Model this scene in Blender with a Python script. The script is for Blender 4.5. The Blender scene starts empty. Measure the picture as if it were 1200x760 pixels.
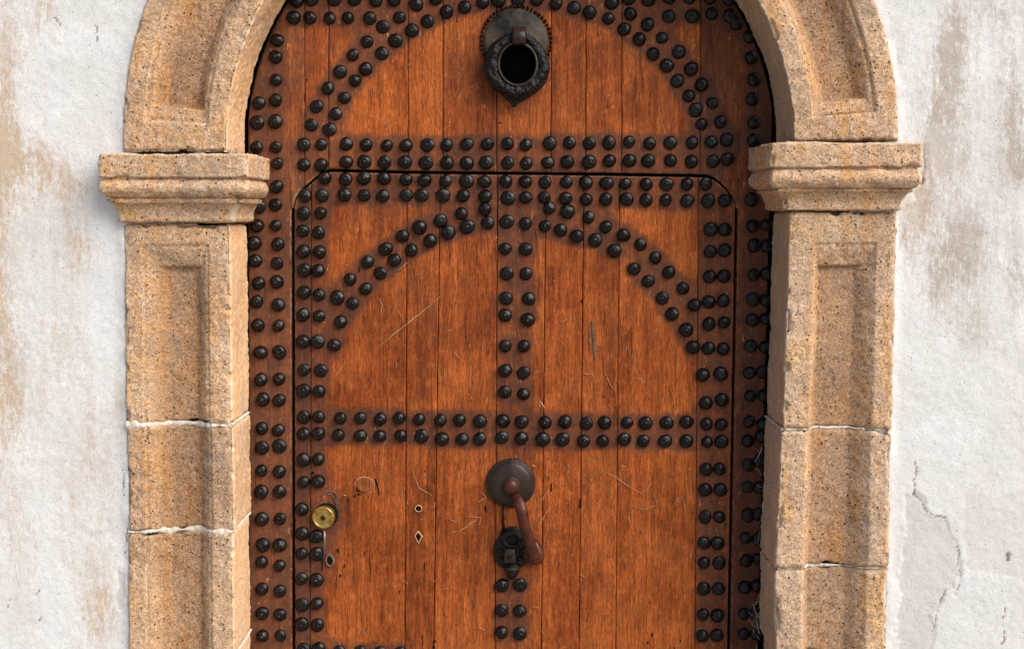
import bpy, math, random
import numpy as np
from mathutils import Vector
random.seed(7)
rng = np.random.default_rng(11)
S = bpy.context.scene
COL = S.collection
R = math.radians

# ------------------------------------------------------------ camera, world, sun, exposure
CAM = (0.0, -3.2, 1.6); FPX = 1280.0; PITCH = R(3.0); AXY = 317.0     # AXY: image row of the optical axis (photo rows, 1200x760)
cam_d = bpy.data.cameras.new("camera"); cam = bpy.data.objects.new("camera", cam_d); COL.objects.link(cam)
cam.location = CAM; cam.rotation_euler = (math.pi/2 - PITCH, 0, 0)
cam_d.sensor_fit = 'HORIZONTAL'; cam_d.sensor_width = 36.0; cam_d.lens = 36.0*FPX/1200.0
cam_d.shift_y = -(380.0-AXY)/1200.0
cam_d.clip_start = 0.05; cam_d.clip_end = 400.0
S.camera = cam

SUN_EL = R(42.0); SUN_AZ = R(124.0)        # azimuth clockwise from +Y (the wall faces -Y): front right
W = bpy.data.worlds.new("World"); S.world = W; W.use_nodes = True
wn = W.node_tree.nodes; wl = W.node_tree.links
sky = wn.new('ShaderNodeTexSky'); sky.sky_type = 'NISHITA'; sky.sun_disc = False
sky.sun_elevation = SUN_EL; sky.sun_rotation = SUN_AZ; sky.air_density = 1.0; sky.dust_density = 3.0; sky.ozone_density = 0.6
wl.new(sky.outputs[0], wn['Background'].inputs[0]); wn['Background'].inputs[1].default_value = 0.107
sd = bpy.data.lights.new("sun", 'SUN'); sd.energy = 2.4; sd.angle = R(50.0); sd.color = (1.0, 0.965, 0.92)
sun = bpy.data.objects.new("sun", sd); COL.objects.link(sun)
dvec = Vector((math.sin(SUN_AZ)*math.cos(SUN_EL), math.cos(SUN_AZ)*math.cos(SUN_EL), math.sin(SUN_EL)))
sun.rotation_euler = dvec.to_track_quat('Z', 'Y').to_euler(); sun.location = dvec*10
S.view_settings.view_transform = 'Standard'; S.view_settings.look = 'None'
S.view_settings.gamma = 1.0; S.view_settings.exposure = 0.50

# ------------------------------------------------------------ helpers
def P(px, py, depth=0.0):
    """photo pixel -> (x, z) on the upright plane y = depth"""
    xc = (px-600.0)/FPX; yc = (AXY-py)/FPX
    dy = math.cos(PITCH) + yc*math.sin(PITCH); dz = -math.sin(PITCH) + yc*math.cos(PITCH)
    k = (depth-CAM[1])/dy
    return (CAM[0]+k*xc, CAM[2]+k*dz)
def PX(x, y, z):
    """inverse, vectorised"""
    vy = y-CAM[1]; vz = z-CAM[2]
    f = vy*math.cos(PITCH)-vz*math.sin(PITCH); u = vy*math.sin(PITCH)+vz*math.cos(PITCH)
    return 600+FPX*(x-CAM[0])/f, AXY-FPX*u/f

def _h(i, j, k, s):
    n = (i.astype(np.int64)*374761393 + j.astype(np.int64)*668265263 + k.astype(np.int64)*2147483647 + s*974634777) & 0xffffffff
    n = ((n ^ (n >> 13))*1274126177) & 0xffffffff
    n = ((n ^ (n >> 16))*2246822519) & 0xffffffff
    return ((n ^ (n >> 15)) & 0xffffff)/float(0xffffff)
def vnoise(p, s=0):
    p = np.asarray(p, float); i = np.floor(p); f = p-i; f = f*f*(3-2*f)
    a, b, c = i[:, 0], i[:, 1], i[:, 2]; r = 0
    for dx in (0, 1):
        wx = f[:, 0] if dx else 1-f[:, 0]
        for dy in (0, 1):
            wy = f[:, 1] if dy else 1-f[:, 1]
            for dz in (0, 1):
                wz = f[:, 2] if dz else 1-f[:, 2]
                r = r + wx*wy*wz*_h(a+dx, b+dy, c+dz, s)
    return r*2-1
def fbm(p, octs=4, s=0):
    p = np.asarray(p, float); r = 0; a = 1.0; t = 0
    for o in range(octs):
        r = r+a*vnoise(p*(2**o)+o*17.3, s+o); t += a; a *= .5
    return r/t
def sstep(a, b, x):
    t = np.clip((x-a)/(b-a), 0, 1); return t*t*(3-2*t)

def mesh_from(name, co, faces, mat, smooth=True, attrs=None):
    me = bpy.data.meshes.new(name)
    me.from_pydata([tuple(c) for c in co] if not isinstance(co, list) else co, [], faces)
    if smooth: me.polygons.foreach_set('use_smooth', [True]*len(me.polygons))
    me.materials.append(mat)
    for k, v in (attrs or {}).items():
        at = me.attributes.new(k, 'FLOAT', 'POINT'); at.data.foreach_set('value', np.asarray(v, np.float32))
    me.update(); return me
def obj(name, me, parent=None, loc=(0, 0, 0)):
    o = bpy.data.objects.new(name, me); COL.objects.link(o); o.location = loc
    if parent: o.parent = parent
    return o
def thing(name, label, cat, loc, group=None):
    o = bpy.data.objects.new(name, None); COL.objects.link(o); o.location = loc; o.empty_display_size = .1
    o['label'] = label; o['category'] = cat
    if group: o['group'] = group
    return o
def grid_faces(nu, nv, flip=False, off=0, closed=False):
    f = []
    for v in range(nv-1):
        for u in range(nu if closed else nu-1):
            u2 = (u+1) % nu
            q = (off+v*nu+u, off+v*nu+u2, off+(v+1)*nu+u2, off+(v+1)*nu+u)
            f.append(q[::-1] if flip else q)
    return f
def normals(co, faces):
    co = np.asarray(co); F = np.array(faces); n = np.cross(co[F[:, 2]]-co[F[:, 0]], co[F[:, 3]]-co[F[:, 1]])
    N = np.zeros_like(co)
    for k in range(4): np.add.at(N, F[:, k], n)
    return N/np.maximum(np.linalg.norm(N, axis=1, keepdims=True), 1e-12)
def box_me(name, x0, x1, y0, y1, z0, z1, mat, bev=0.0):
    import bmesh
    bm = bmesh.new(); bmesh.ops.create_cube(bm, size=1)
    for v in bm.verts:
        v.co = Vector((x0 if v.co.x < 0 else x1, y0 if v.co.y < 0 else y1, z0 if v.co.z < 0 else z1))
    if bev: bmesh.ops.bevel(bm, geom=bm.edges[:], offset=bev, segments=2, affect='EDGES')
    me = bpy.data.meshes.new(name); bm.to_mesh(me); bm.free(); me.materials.append(mat); return me

# ------------------------------------------------------------ materials
class NT:
    def __init__(s, name):
        s.m = bpy.data.materials.new(name); s.m.use_nodes = True; s.t = s.m.node_tree
        s.b = s.t.nodes['Principled BSDF']
    def n(s, typ, ins=None, **kw):
        nd = s.t.nodes.new(typ)
        for k, v in kw.items(): setattr(nd, k, v)
        for k, v in (ins or {}).items(): s.set(nd.inputs[k], v)
        return nd
    def set(s, sock, v):
        if isinstance(v, bpy.types.NodeSocket): s.t.links.new(v, sock)
        else: sock.default_value = v
    def math(s, op, a, b=0.0, c=None, clamp=False):
        d = {0: a, 1: b}
        if c is not None: d[2] = c
        return s.n('ShaderNodeMath', d, operation=op, use_clamp=clamp).outputs[0]
    def noise(s, vec, scale, detail=4.0, rough=.55, dist=0.0):
        return s.n('ShaderNodeTexNoise', {'Vector': vec, 'Scale': scale, 'Detail': detail, 'Roughness': rough, 'Distortion': dist}).outputs['Fac']
    def ramp(s, fac, stops, interp='LINEAR'):
        r = s.n('ShaderNodeValToRGB', {'Fac': fac}); e = r.color_ramp; e.interpolation = interp
        while len(e.elements) < len(stops): e.elements.new(.5)
        for el, (p, c) in zip(e.elements, stops):
            el.position = p; el.color = (c, c, c, 1) if isinstance(c, (int, float)) else (*c, 1)
        return r.outputs[0]
    def mix(s, fac, a, b, mode='MIX'):
        m = s.n('ShaderNodeMix', data_type='RGBA', blend_type=mode)
        s.set(m.inputs[0], fac)
        for k, v in ((6, a), (7, b)):
            s.set(m.inputs[k], (*v, 1) if isinstance(v, tuple) and len(v) == 3 else v)
        return m.outputs[2]
    def attr(s, name): return s.n('ShaderNodeAttribute', attribute_name=name).outputs['Fac']
    def coord(s, scale=(1, 1, 1), rand=True):
        tc = s.n('ShaderNodeTexCoord').outputs['Object']
        if rand:
            oi = s.n('ShaderNodeObjectInfo').outputs['Random']
            off = s.math('MULTIPLY', oi, 37.0)
            cx = s.n('ShaderNodeCombineXYZ', {0: off, 1: off, 2: off}).outputs[0]
            tc = s.n('ShaderNodeVectorMath', {0: tc, 1: cx}, operation='ADD').outputs[0]
        return s.n('ShaderNodeVectorMath', {0: tc, 1: scale}, operation='MULTIPLY').outputs[0]
    def bump(s, h, strength, dist, nrm=None):
        d = {'Height': h, 'Strength': strength, 'Distance': dist}
        if nrm is not None: d['Normal'] = nrm
        return s.n('ShaderNodeBump', d).outputs[0]
    def fin(s, **kw):
        for k, v in kw.items():
            k = k.replace('_', ' ')
            s.set(s.b.inputs[k], (*v, 1) if isinstance(v, tuple) and len(v) == 3 and 'Color' in k else v)
        return s.m

def mk_wood(name, ca, cb, cc, pat, patamt=1.0):
    t = NT(name)
    v = t.coord((1, 1, 1)); vg = t.n('ShaderNodeVectorMath', {0: v, 1: (26, 26, 1.8)}, operation='MULTIPLY').outputs[0]
    vf = t.n('ShaderNodeVectorMath', {0: v, 1: (230, 230, 17)}, operation='MULTIPLY').outputs[0]
    vm = t.n('ShaderNodeVectorMath', {0: v, 1: (95, 95, 5.5)}, operation='MULTIPLY').outputs[0]
    g = t.noise(vg, 1.0, 5, .6, 1.2); f = t.noise(vf, 1.0, 4, .65, .8); m = t.noise(vm, 1.0, 4, .62, 1.0)
    big = t.noise(v, 5.0, 4, .6); mid = t.noise(v, 22.0, 4, .65)
    c = t.ramp(g, [(.25, ca), (.5, cb), (.75, cc)])
    c = t.mix(t.ramp(big, [(.36, .5), (.54, 0.0)]), c, tuple(x*1.0 for x in ca))
    c = t.mix(t.ramp(t.noise(v, 2.6, 3, .6), [(.46, 0.0), (.62, .55)]), c, cc)
    c = t.mix(t.ramp(mid, [(.5, 0.0), (.75, .45)]), c, tuple(min(1, x*1.25) for x in cc))
    c = t.mix(.8, c, t.ramp(f, [(.34, .50), (.5, .98), (.64, 1.25)]), 'MULTIPLY')
    c = t.mix(.5, c, t.ramp(m, [(.36, .62), (.5, 1.0), (.66, 1.2)]), 'MULTIPLY')
    f2 = t.noise(t.n('ShaderNodeVectorMath', {0: v, 1: (300, 300, 42)}, operation='MULTIPLY').outputs[0], 1.0, 4, .7, 1.6)
    c = t.mix(.95, c, t.ramp(f2, [(.36, .50), (.5, 1.0), (.62, 1.42)]), 'MULTIPLY')
    # mottled patina left round the nails (an attribute painted from the nail positions: dark wax and rust)
    pa = t.math('MULTIPLY', t.attr('patina'), patamt)
    pn = t.math('ADD', pa, t.math('MULTIPLY', t.math('SUBTRACT', t.noise(v, 34.0, 5, .7), .5), 1.7))
    pf = t.math('MULTIPLY', t.ramp(pn, [(.18, 0.0), (.95, 1.0)]), .86)
    patc = t.mix(t.ramp(t.noise(v, 60, 4, .7), [(.35, 0.0), (.7, 1.0)]), pat, tuple(min(1, x*1.9) for x in pat))
    c = t.mix(pf, c, patc)
    wo = t.math('MULTIPLY', t.attr('worn'), t.ramp(t.noise(v, 55.0, 4, .7), [(.44, 0.0), (.60, .75)]))
    c = t.mix(wo, c, (.50, .33, .22))
    # fine dark checks along the grain
    chk = t.ramp(m, [(.30, 1.0), (.36, 0.0)])
    chk2 = t.math('MULTIPLY', chk, t.ramp(t.noise(v, 9.0, 2), [(.45, 0.0), (.6, .75)]))
    c = t.mix(t.math('MULTIPLY', chk2, .6), c, (.045, .018, .009))
    # a few knots and sooty, greyed patches
    kn = t.n('ShaderNodeTexVoronoi', {'Vector': t.n('ShaderNodeVectorMath', {0: v, 1: (1, 1, .55)}, operation='MULTIPLY').outputs[0], 'Scale': 5.2, 'Randomness': 1.0}, feature='F1').outputs['Distance']
    c = t.mix(t.math('MULTIPLY', t.ramp(kn, [(.035, 1.0), (.085, 0.0)]), .55), c, (.07, .024, .011))
    gw = t.ramp(t.noise(v, 7.5, 5, .7, .4), [(.58, 0.0), (.74, .5)])
    c = t.mix(gw, c, (.15, .075, .045))
    # pale nicks
    vs = t.n('ShaderNodeVectorMath', {0: v, 1: (150, 150, 45)}, operation='MULTIPLY').outputs[0]
    nk = t.ramp(t.noise(vs, 1.0, 2, .5, 1.2), [(.67, 0.0), (.71, 1.0)])
    nk = t.math('MULTIPLY', nk, t.ramp(t.noise(v, 11.0, 3), [(.46, 0.0), (.62, .8)]))
    c = t.mix(nk, c, (.60, .32, .15))
    oi = t.n('ShaderNodeObjectInfo').outputs['Random']
    c = t.mix(1.0, c, t.ramp(oi, [(0, (.80, .80, .84)), (.5, (.98, .96, .96)), (1, (1.12, 1.12, 1.06))]), 'MULTIPLY')
    h = t.math('ADD', t.math('MULTIPLY', f, .5), t.math('SUBTRACT', t.math('MULTIPLY', g, .6), t.math('MULTIPLY', chk2, 1.2)))
    b = t.bump(h, .9, .0022)
    ro = t.math('ADD', .44, t.math('MULTIPLY', mid, .28))
    return t.fin(Base_Color=c, Roughness=ro, Normal=b, Specular_IOR_Level=.16)
wood = mk_wood('old_orange_wood', (.165, .035, .008), (.340, .078, .016), (.52, .140, .030), (.078, .034, .022))
wood_dark = mk_wood('old_brown_wood', (.15, .040, .014), (.25, .070, .022), (.34, .108, .038), (.078, .035, .023))

def mk_stone():
    t = NT('shelly_sandstone'); v = t.coord((1, 1, 1)); e = t.attr('edge')
    big = t.noise(v, 5.0, 5, .6)
    c = t.ramp(big, [(.34, (.58, .385, .245)), (.5, (.72, .495, .330)), (.64, (.76, .480, .260))])
    vz = t.n('ShaderNodeVectorMath', {0: v, 1: (26, 26, 3)}, operation='MULTIPLY').outputs[0]
    c = t.mix(t.ramp(t.noise(vz, 1.0, 4, .6), [(.50, 0.0), (.68, .7)]), c, (.72, .37, .13))
    oi = t.n('ShaderNodeObjectInfo').outputs['Random']
    c = t.mix(1.0, c, t.ramp(oi, [(0, (.88, .85, .82)), (.5, (1.05, 1.0, .93)), (1, (1.0, 1.03, 1.08))]), 'MULTIPLY')
    sw = t.attr('sawn'); fine = t.noise(v, 88.0, 5, .70, 2.2)
    c = t.mix(t.math('SUBTRACT', 1.0, t.math('MULTIPLY', sw, .75)), c, t.ramp(fine, [(.36, .36), (.45, .78), (.51, 1.02), (.58, 1.32)]), 'MULTIPLY')
    grit = t.noise(v, 300.0, 3, .7)
    c = t.mix(.4, c, t.ramp(grit, [(.36, .6), (.55, 1.12)]), 'MULTIPLY')
    pale = t.ramp(t.noise(v, 34.0, 3, .6, .8), [(.62, 0.0), (.70, .75)])
    c = t.mix(pale, c, (.80, .68, .54))
    pg = t.ramp(t.noise(v, 95.0, 2, .5, 1.0), [(.62, 0.0), (.68, .7)])
    c = t.mix(pg, c, (.84, .72, .58))
    c = t.mix(t.math('MULTIPLY', e, t.ramp(t.noise(v, 30.0, 3, .65), [(.42, .15), (.58, .85)])), c, (.80, .63, .44))
    grey = t.ramp(t.noise(v, 9.0, 4, .65), [(.52, 0.0), (.72, .45)])
    c = t.mix(grey, c, (.46, .38, .31))
    c = t.mix(t.math('MULTIPLY', t.attr('recess_tone'), .7), c, t.mix(1.0, c, (.62, .52, .44), 'MULTIPLY'))
    sp = t.n('ShaderNodeTexVoronoi', {'Vector': v, 'Scale': 62.0, 'Randomness': 1.0}, feature='F1').outputs['Distance']
    pit = t.math('MULTIPLY', t.ramp(sp, [(.10, 1.0), (.20, 0.0)]), t.ramp(t.noise(v, 40.0, 2), [(.46, 0.0), (.52, 1.0)]))
    c = t.mix(t.math('MULTIPLY', t.attr('shade_grime'), t.ramp(t.noise(v, 14.0, 4, .6), [(.3, .3), (.6, .6)])), c, (.36, .29, .225))  # right reveals greyed: part grime, part shade put into the colour
    oc = t.math('MULTIPLY', t.attr('lit_ochre'), t.ramp(t.noise(vz, 1.7, 4, .6), [(.36, .0), (.56, .62)]))
    c = t.mix(oc, c, t.mix(.6, (.82, .47, .19), c))
    c = t.mix(t.math('MULTIPLY', pit, .9), c, (.060, .032, .016))
    h = t.math('SUBTRACT', t.math('ADD', t.math('MULTIPLY', fine, 1.0), t.math('MULTIPLY', grit, .35)), t.math('MULTIPLY', pit, 1.0))
    b = t.bump(h, t.math('SUBTRACT', 1.0, t.math('MULTIPLY', sw, .6)), .0055)
    return t.fin(Base_Color=c, Roughness=.92, Normal=b, Specular_IOR_Level=.15)
stone = mk_stone()

def mk_plaster():
    t = NT('limewashed_plaster'); v = t.coord((1, 1, 1), rand=False)
    st = t.attr('stain'); pe = t.attr('peel'); cr = t.attr('crack')
    c = t.ramp(t.noise(v, 7.0, 5, .6), [(.3, (.76, .752, .737)), (.6, (.835, .828, .812))])
    vz = t.n('ShaderNodeVectorMath', {0: v, 1: (30, 30, 3.5)}, operation='MULTIPLY').outputs[0]
    stk = t.noise(vz, 1.0, 5, .65, .6); blot = t.noise(v, 42.0, 7, .78, .6)
    stf = t.ramp(t.noise(t.n('ShaderNodeVectorMath', {0: v, 1: (95, 95, 30)}, operation='MULTIPLY').outputs[0], 1.0, 6, .75, .8), [(.36, .35), (.64, 1.75)])
    f = t.math('ADD', t.math('MULTIPLY', t.math('MULTIPLY', st, 1.35), stf), t.math('MULTIPLY', t.math('SUBTRACT', blot, .5), 1.3))
    f = t.math('ADD', f, t.math('MULTIPLY', t.math('SUBTRACT', stk, .5), 1.3))
    warm = t.attr('warm')
    tint = t.mix(warm, (.47, .41, .35), (.60, .43, .27))
    c = t.mix(t.ramp(f, [(.20, 0.0), (.55, .38), (1.2, .85)]), c, tint)
    lay = t.ramp(t.noise(v, 3.4, 8, .62, .5), [(.50, 0.0), (.515, 1.0)])
    c = t.mix(t.math('MULTIPLY', lay, .35), c, (.70, .68, .65))
    c = t.mix(t.math('MULTIPLY', pe, .55), c, (.60, .565, .52))
    fine = t.noise(v, 95.0, 5, .72, 1.8); mid = t.noise(v, 45.0, 4, .6)
    c = t.mix(.75, c, t.ramp(fine, [(.34, .74), (.46, .98), (.58, 1.06)]), 'MULTIPLY')
    sp = t.n('ShaderNodeTexVoronoi', {'Vector': v, 'Scale': 48.0, 'Randomness': 1.0}, feature='F1').outputs['Distance']
    spk = t.math('MULTIPLY', t.ramp(sp, [(.07, 1.0), (.13, 0.0)]), t.ramp(t.noise(v, 17.0, 2), [(.52, 0.0), (.6, .75)]))
    c = t.mix(spk, c, (.33, .22, .13))
    c = t.mix(t.math('MULTIPLY', cr, .85), c, (.16, .11, .075))
    h = t.math('ADD', t.math('MULTIPLY', fine, 1.2), t.math('MULTIPLY', mid, .5))
    h = t.math('SUBTRACT', h, t.math('MULTIPLY', spk, .8))
    return t.fin(Base_Color=c, Roughness=.95, Normal=t.bump(h, .48, .0030), Specular_IOR_Level=.1)
plaster = mk_plaster()

def mk_simple(name, c1, c2, sc, rough, metal=0.0, bump=.3, bd=.001, coat=0.0, spec=.5, det=5):
    t = NT(name); v = t.coord(); n = t.noise(v, sc, det, .65)
    c = t.ramp(n, [(.35, c1), (.65, c2)])
    r = t.math('ADD', rough-.08, t.math('MULTIPLY', n, .16))
    return t.fin(Base_Color=c, Roughness=r, Metallic=metal, Normal=t.bump(t.noise(v, sc*3, 3, .6), bump, bd), Coat_Weight=coat, Coat_Roughness=.25, Specular_IOR_Level=spec)
nail_mat = mk_simple('black_painted_iron', (.0025, .002, .002), (.012, .008, .006), 90, .14, 0.0, .7, .0016, 0.0, .33)
black_iron = mk_simple('worn_black_iron', (.002, .002, .002), (.011, .008, .007), 60, .27, .0, 1.0, .0035, 0.0, .32)
plate_iron = mk_simple('dusty_iron', (.006, .006, .007), (.110, .078, .048), 13, .5, .0, .9, .003, 0, .3)
brown_iron = mk_simple('brown_patinated_iron', (.014, .008, .006), (.042, .024, .016), 34, .38, .0, .6, .0020, 0, .35)
red_iron = mk_simple('red_brown_painted_iron', (.040, .011, .006), (.110, .028, .013), 30, .36, .0, .6, .0022, .0, .35)
brass = mk_simple('brass', (.30, .20, .06), (.62, .44, .14), 60, .36, .85, .2, .0005)
brass_dark = mk_simple('dark_brass', (.05, .035, .012), (.12, .08, .025), 90, .4, .6)
steel = mk_simple('dull_steel', (.22, .20, .18), (.40, .37, .34), 80, .4, .8)
void_mat = mk_simple('void_black', (.006, .004, .003), (.012, .008, .006), 30, .9, spec=.1)  # near-black: unlit depth of gaps and holes put into the colour
unlit_black = mk_simple('unlit_hole_black', (.001, .001, .001), (.002, .002, .002), 30, .95, spec=0.0)
pale_wood = mk_simple('bare_scratched_wood', (.42, .20, .085), (.64, .38, .21), 120, .8, spec=.2)
grey_wood = mk_simple('weathered_grey_wood', (.10, .055, .035), (.20, .13, .09), 60, .8, spec=.2)
mortar = mk_simple('lime_mortar', (.62, .52, .40), (.86, .79, .69), 70, .95, 0, 1.0, .004, spec=.1)
web_mat = mk_simple('dusty_cobweb', (.42, .38, .34), (.60, .56, .52), 90, .9, spec=.1)
paving = mk_simple('street_paving', (.20, .18, .155), (.32, .29, .25), 8, .9, 0, .6, .006, spec=.2)

# ------------------------------------------------------------ ground
Z0 = 0.06
gm = mesh_from('ground', [(-60, -90, Z0), (60, -90, Z0), (60, .6, Z0), (-60, .6, Z0)], [(0, 1, 2, 3)], paving, False)
g = obj('ground', gm); g['kind'] = 'structure'

# ------------------------------------------------------------ stone surround: shared dimensions
YF = -0.205                        # front face of the stone
YW = -0.192                        # face of the plaster
CX, CZ = P(598, 174, 0.0); CX = (P(598, 174, 0)[0]+P(598.5, 168, YF)[0])/2; CZ = P(598, 168, YF)[1]
RIN, ROUT = .773, 1.060
INN_L = dict(t=[(0, 0), (.195, 0), (.205, .005), (.23, .005), (.335, .030), (.60, .030), (.80, .006), (.82, .008), (.83, 0), (1, 0)])
INN_R = dict(t=[(0, 0), (.23, 0), (.305, .032), (.64, .032), (.80, .004), (.815, 0), (1, 0)])
INN_A = dict(t=[(0, 0), (.19, 0), (.20, .0065), (.225, .0065), (.33, .034), (.62, .034), (.75, .0065), (.775, .0085), (.785, .0085), (.795, 0), (1, 0)])
def prof(tab, a): 
    xs, ys = zip(*tab['t']); return np.interp(a, xs, ys)

def section(n_out, n_front, n_rev):
    """u -> (kind, frac); outer return, front (frac from outer 1 to inner 0), reveal (0 front .. 1 door)"""
    k = [(0, q) for q in np.linspace(0, 1, n_out, endpoint=False)]
    k += [(1, q) for q in np.linspace(1, 0, n_front, endpoint=False)]
    k += [(2, q) for q in np.linspace(0, 1, n_rev)]
    return np.array(k, float)

def rough_stone(co, faces, edge, amp=1.0, seed=0):
    co = np.asarray(co, float); N = normals(co, faces)
    lo = fbm(co*9+seed, 3, 1)*.0045; mid = fbm(co*38+seed, 3, 5)*.0032; hi = fbm(co*130+seed, 2, 9)*.0022
    chip = np.maximum(0, fbm(co*28+seed*2, 3, 21)-.10)*.040*edge
    pits = np.maximum(0, vnoise(co*95+seed, 33)-.62)*.006
    d = amp*(lo+mid+hi)-chip-pits
    return co+N*d[:, None]

def build_stone(name, parent, base, mapf, tab, T, endcut=None, seed=0, join=.004, y_in_end=-.018, lit_ochre=.7, yo=0.0, nfront=82):
    """mapf(frac_front, t, kind) -> (x, z, inner flag). T: sample positions along the member."""
    sec = section(9, nfront, 52); nu = len(sec)
    fr = sec[:, 1]; isf = sec[:, 0] == 1
    och = np.tile(isf*(np.exp(-((fr-lit_ochre)/.085)**2) if lit_ochre else 0)+.8*(sec[:, 0] == 2)*(lit_ochre > .5), len(T))  # orange stain plus painted sunlight on sun-facing bevels and left reveals
    rows = []; edges = []; recess_tones = []
    tt = np.asarray(T); L0, L1 = tt[0], tt[-1]
    for t in tt:
        dend = min(t-L0, L1-t); rnd = .007*max(0, 1-dend/.010)**2
        kind = sec[:, 0]; q = sec[:, 1]
        a = np.where(kind == 0, 1.0, np.where(kind == 1, q, 0.0))
        dep = prof(tab, a)*(kind == 1)
        if endcut is not None:
            dep = np.minimum(dep, endcut(t))
        recess_tones.append(np.clip(dep/.022, 0, 1)**1.5)  # stone turns browner and darker with recess depth
        y = np.where(kind == 0, YF+.06*(1-q)+.0, np.where(kind == 1, YF+dep, YF+(y_in_end-YF)*q))
        y = y+yo*np.where(kind == 2, 1-q, 1)
        w = .29
        # rounded corners
        da = np.where(kind == 1, np.minimum(a, 1-a)*w, 1.0)
        y = y+np.where(kind == 1, .006*np.maximum(0, 1-da/.007)**2, 0)
        y = y+rnd*(kind == 1)
        x, z = mapf(a, t, kind, q, rnd)
        # reveal bends: photo shows the joints in the reveal stepping
        rows.append(np.stack([x, y, z], 1))
        e = np.where(kind == 1, np.maximum(0, 1-da/.014), np.where(kind == 2, np.maximum(0, 1-q*.2/.014), 0))
        e = np.maximum(e, max(0, 1-dend/.012)*.9)
        edges.append(e)
    co = np.concatenate(rows); ed = np.concatenate(edges); recess_tone = np.concatenate(recess_tones)
    faces = grid_faces(nu, len(tt), flip=False)
    nrm = normals(co, faces)
    mid = (len(tt)//2)*nu + 9 + nfront//2
    if nrm[mid][1] > 0: faces = grid_faces(nu, len(tt), flip=True)
    co = rough_stone(co, faces, ed, 1.0, seed)
    # end caps: pull a copy of the end rows back into the wall
    n = len(co); extra = []
    for r in (0, len(tt)-1):
        row = co[r*nu:(r+1)*nu].copy(); row[:, 1] = np.maximum(row[:, 1], .0)+.0
        extra.append(row)
    allc = np.concatenate([co]+extra); ed2 = np.concatenate([ed, np.zeros(2*nu)])
    for u in range(nu-1):
        faces.append((u, u+1, n+u+1, n+u)); a0 = (len(tt)-1)*nu
        faces.append((a0+u, a0+u+1, n+nu+u+1, n+nu+u))
    sawn = np.concatenate([np.tile((sec[:, 0] == 2)*1.0, len(tt)), np.zeros(2*nu)])
    me = mesh_from(name, allc-np.array(base), faces, stone, True, {'edge': ed2, 'sawn': sawn, 'recess_tone': np.concatenate([recess_tone, np.zeros(2*nu)]), 'lit_ochre': np.concatenate([och, np.zeros(2*nu)]), 'shade_grime': sawn*(lit_ochre < .5)})
    return obj(name, me, parent)

def lin(pairs, v):
    xs, ys = zip(*pairs); return np.interp(v, xs, ys)

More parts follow.
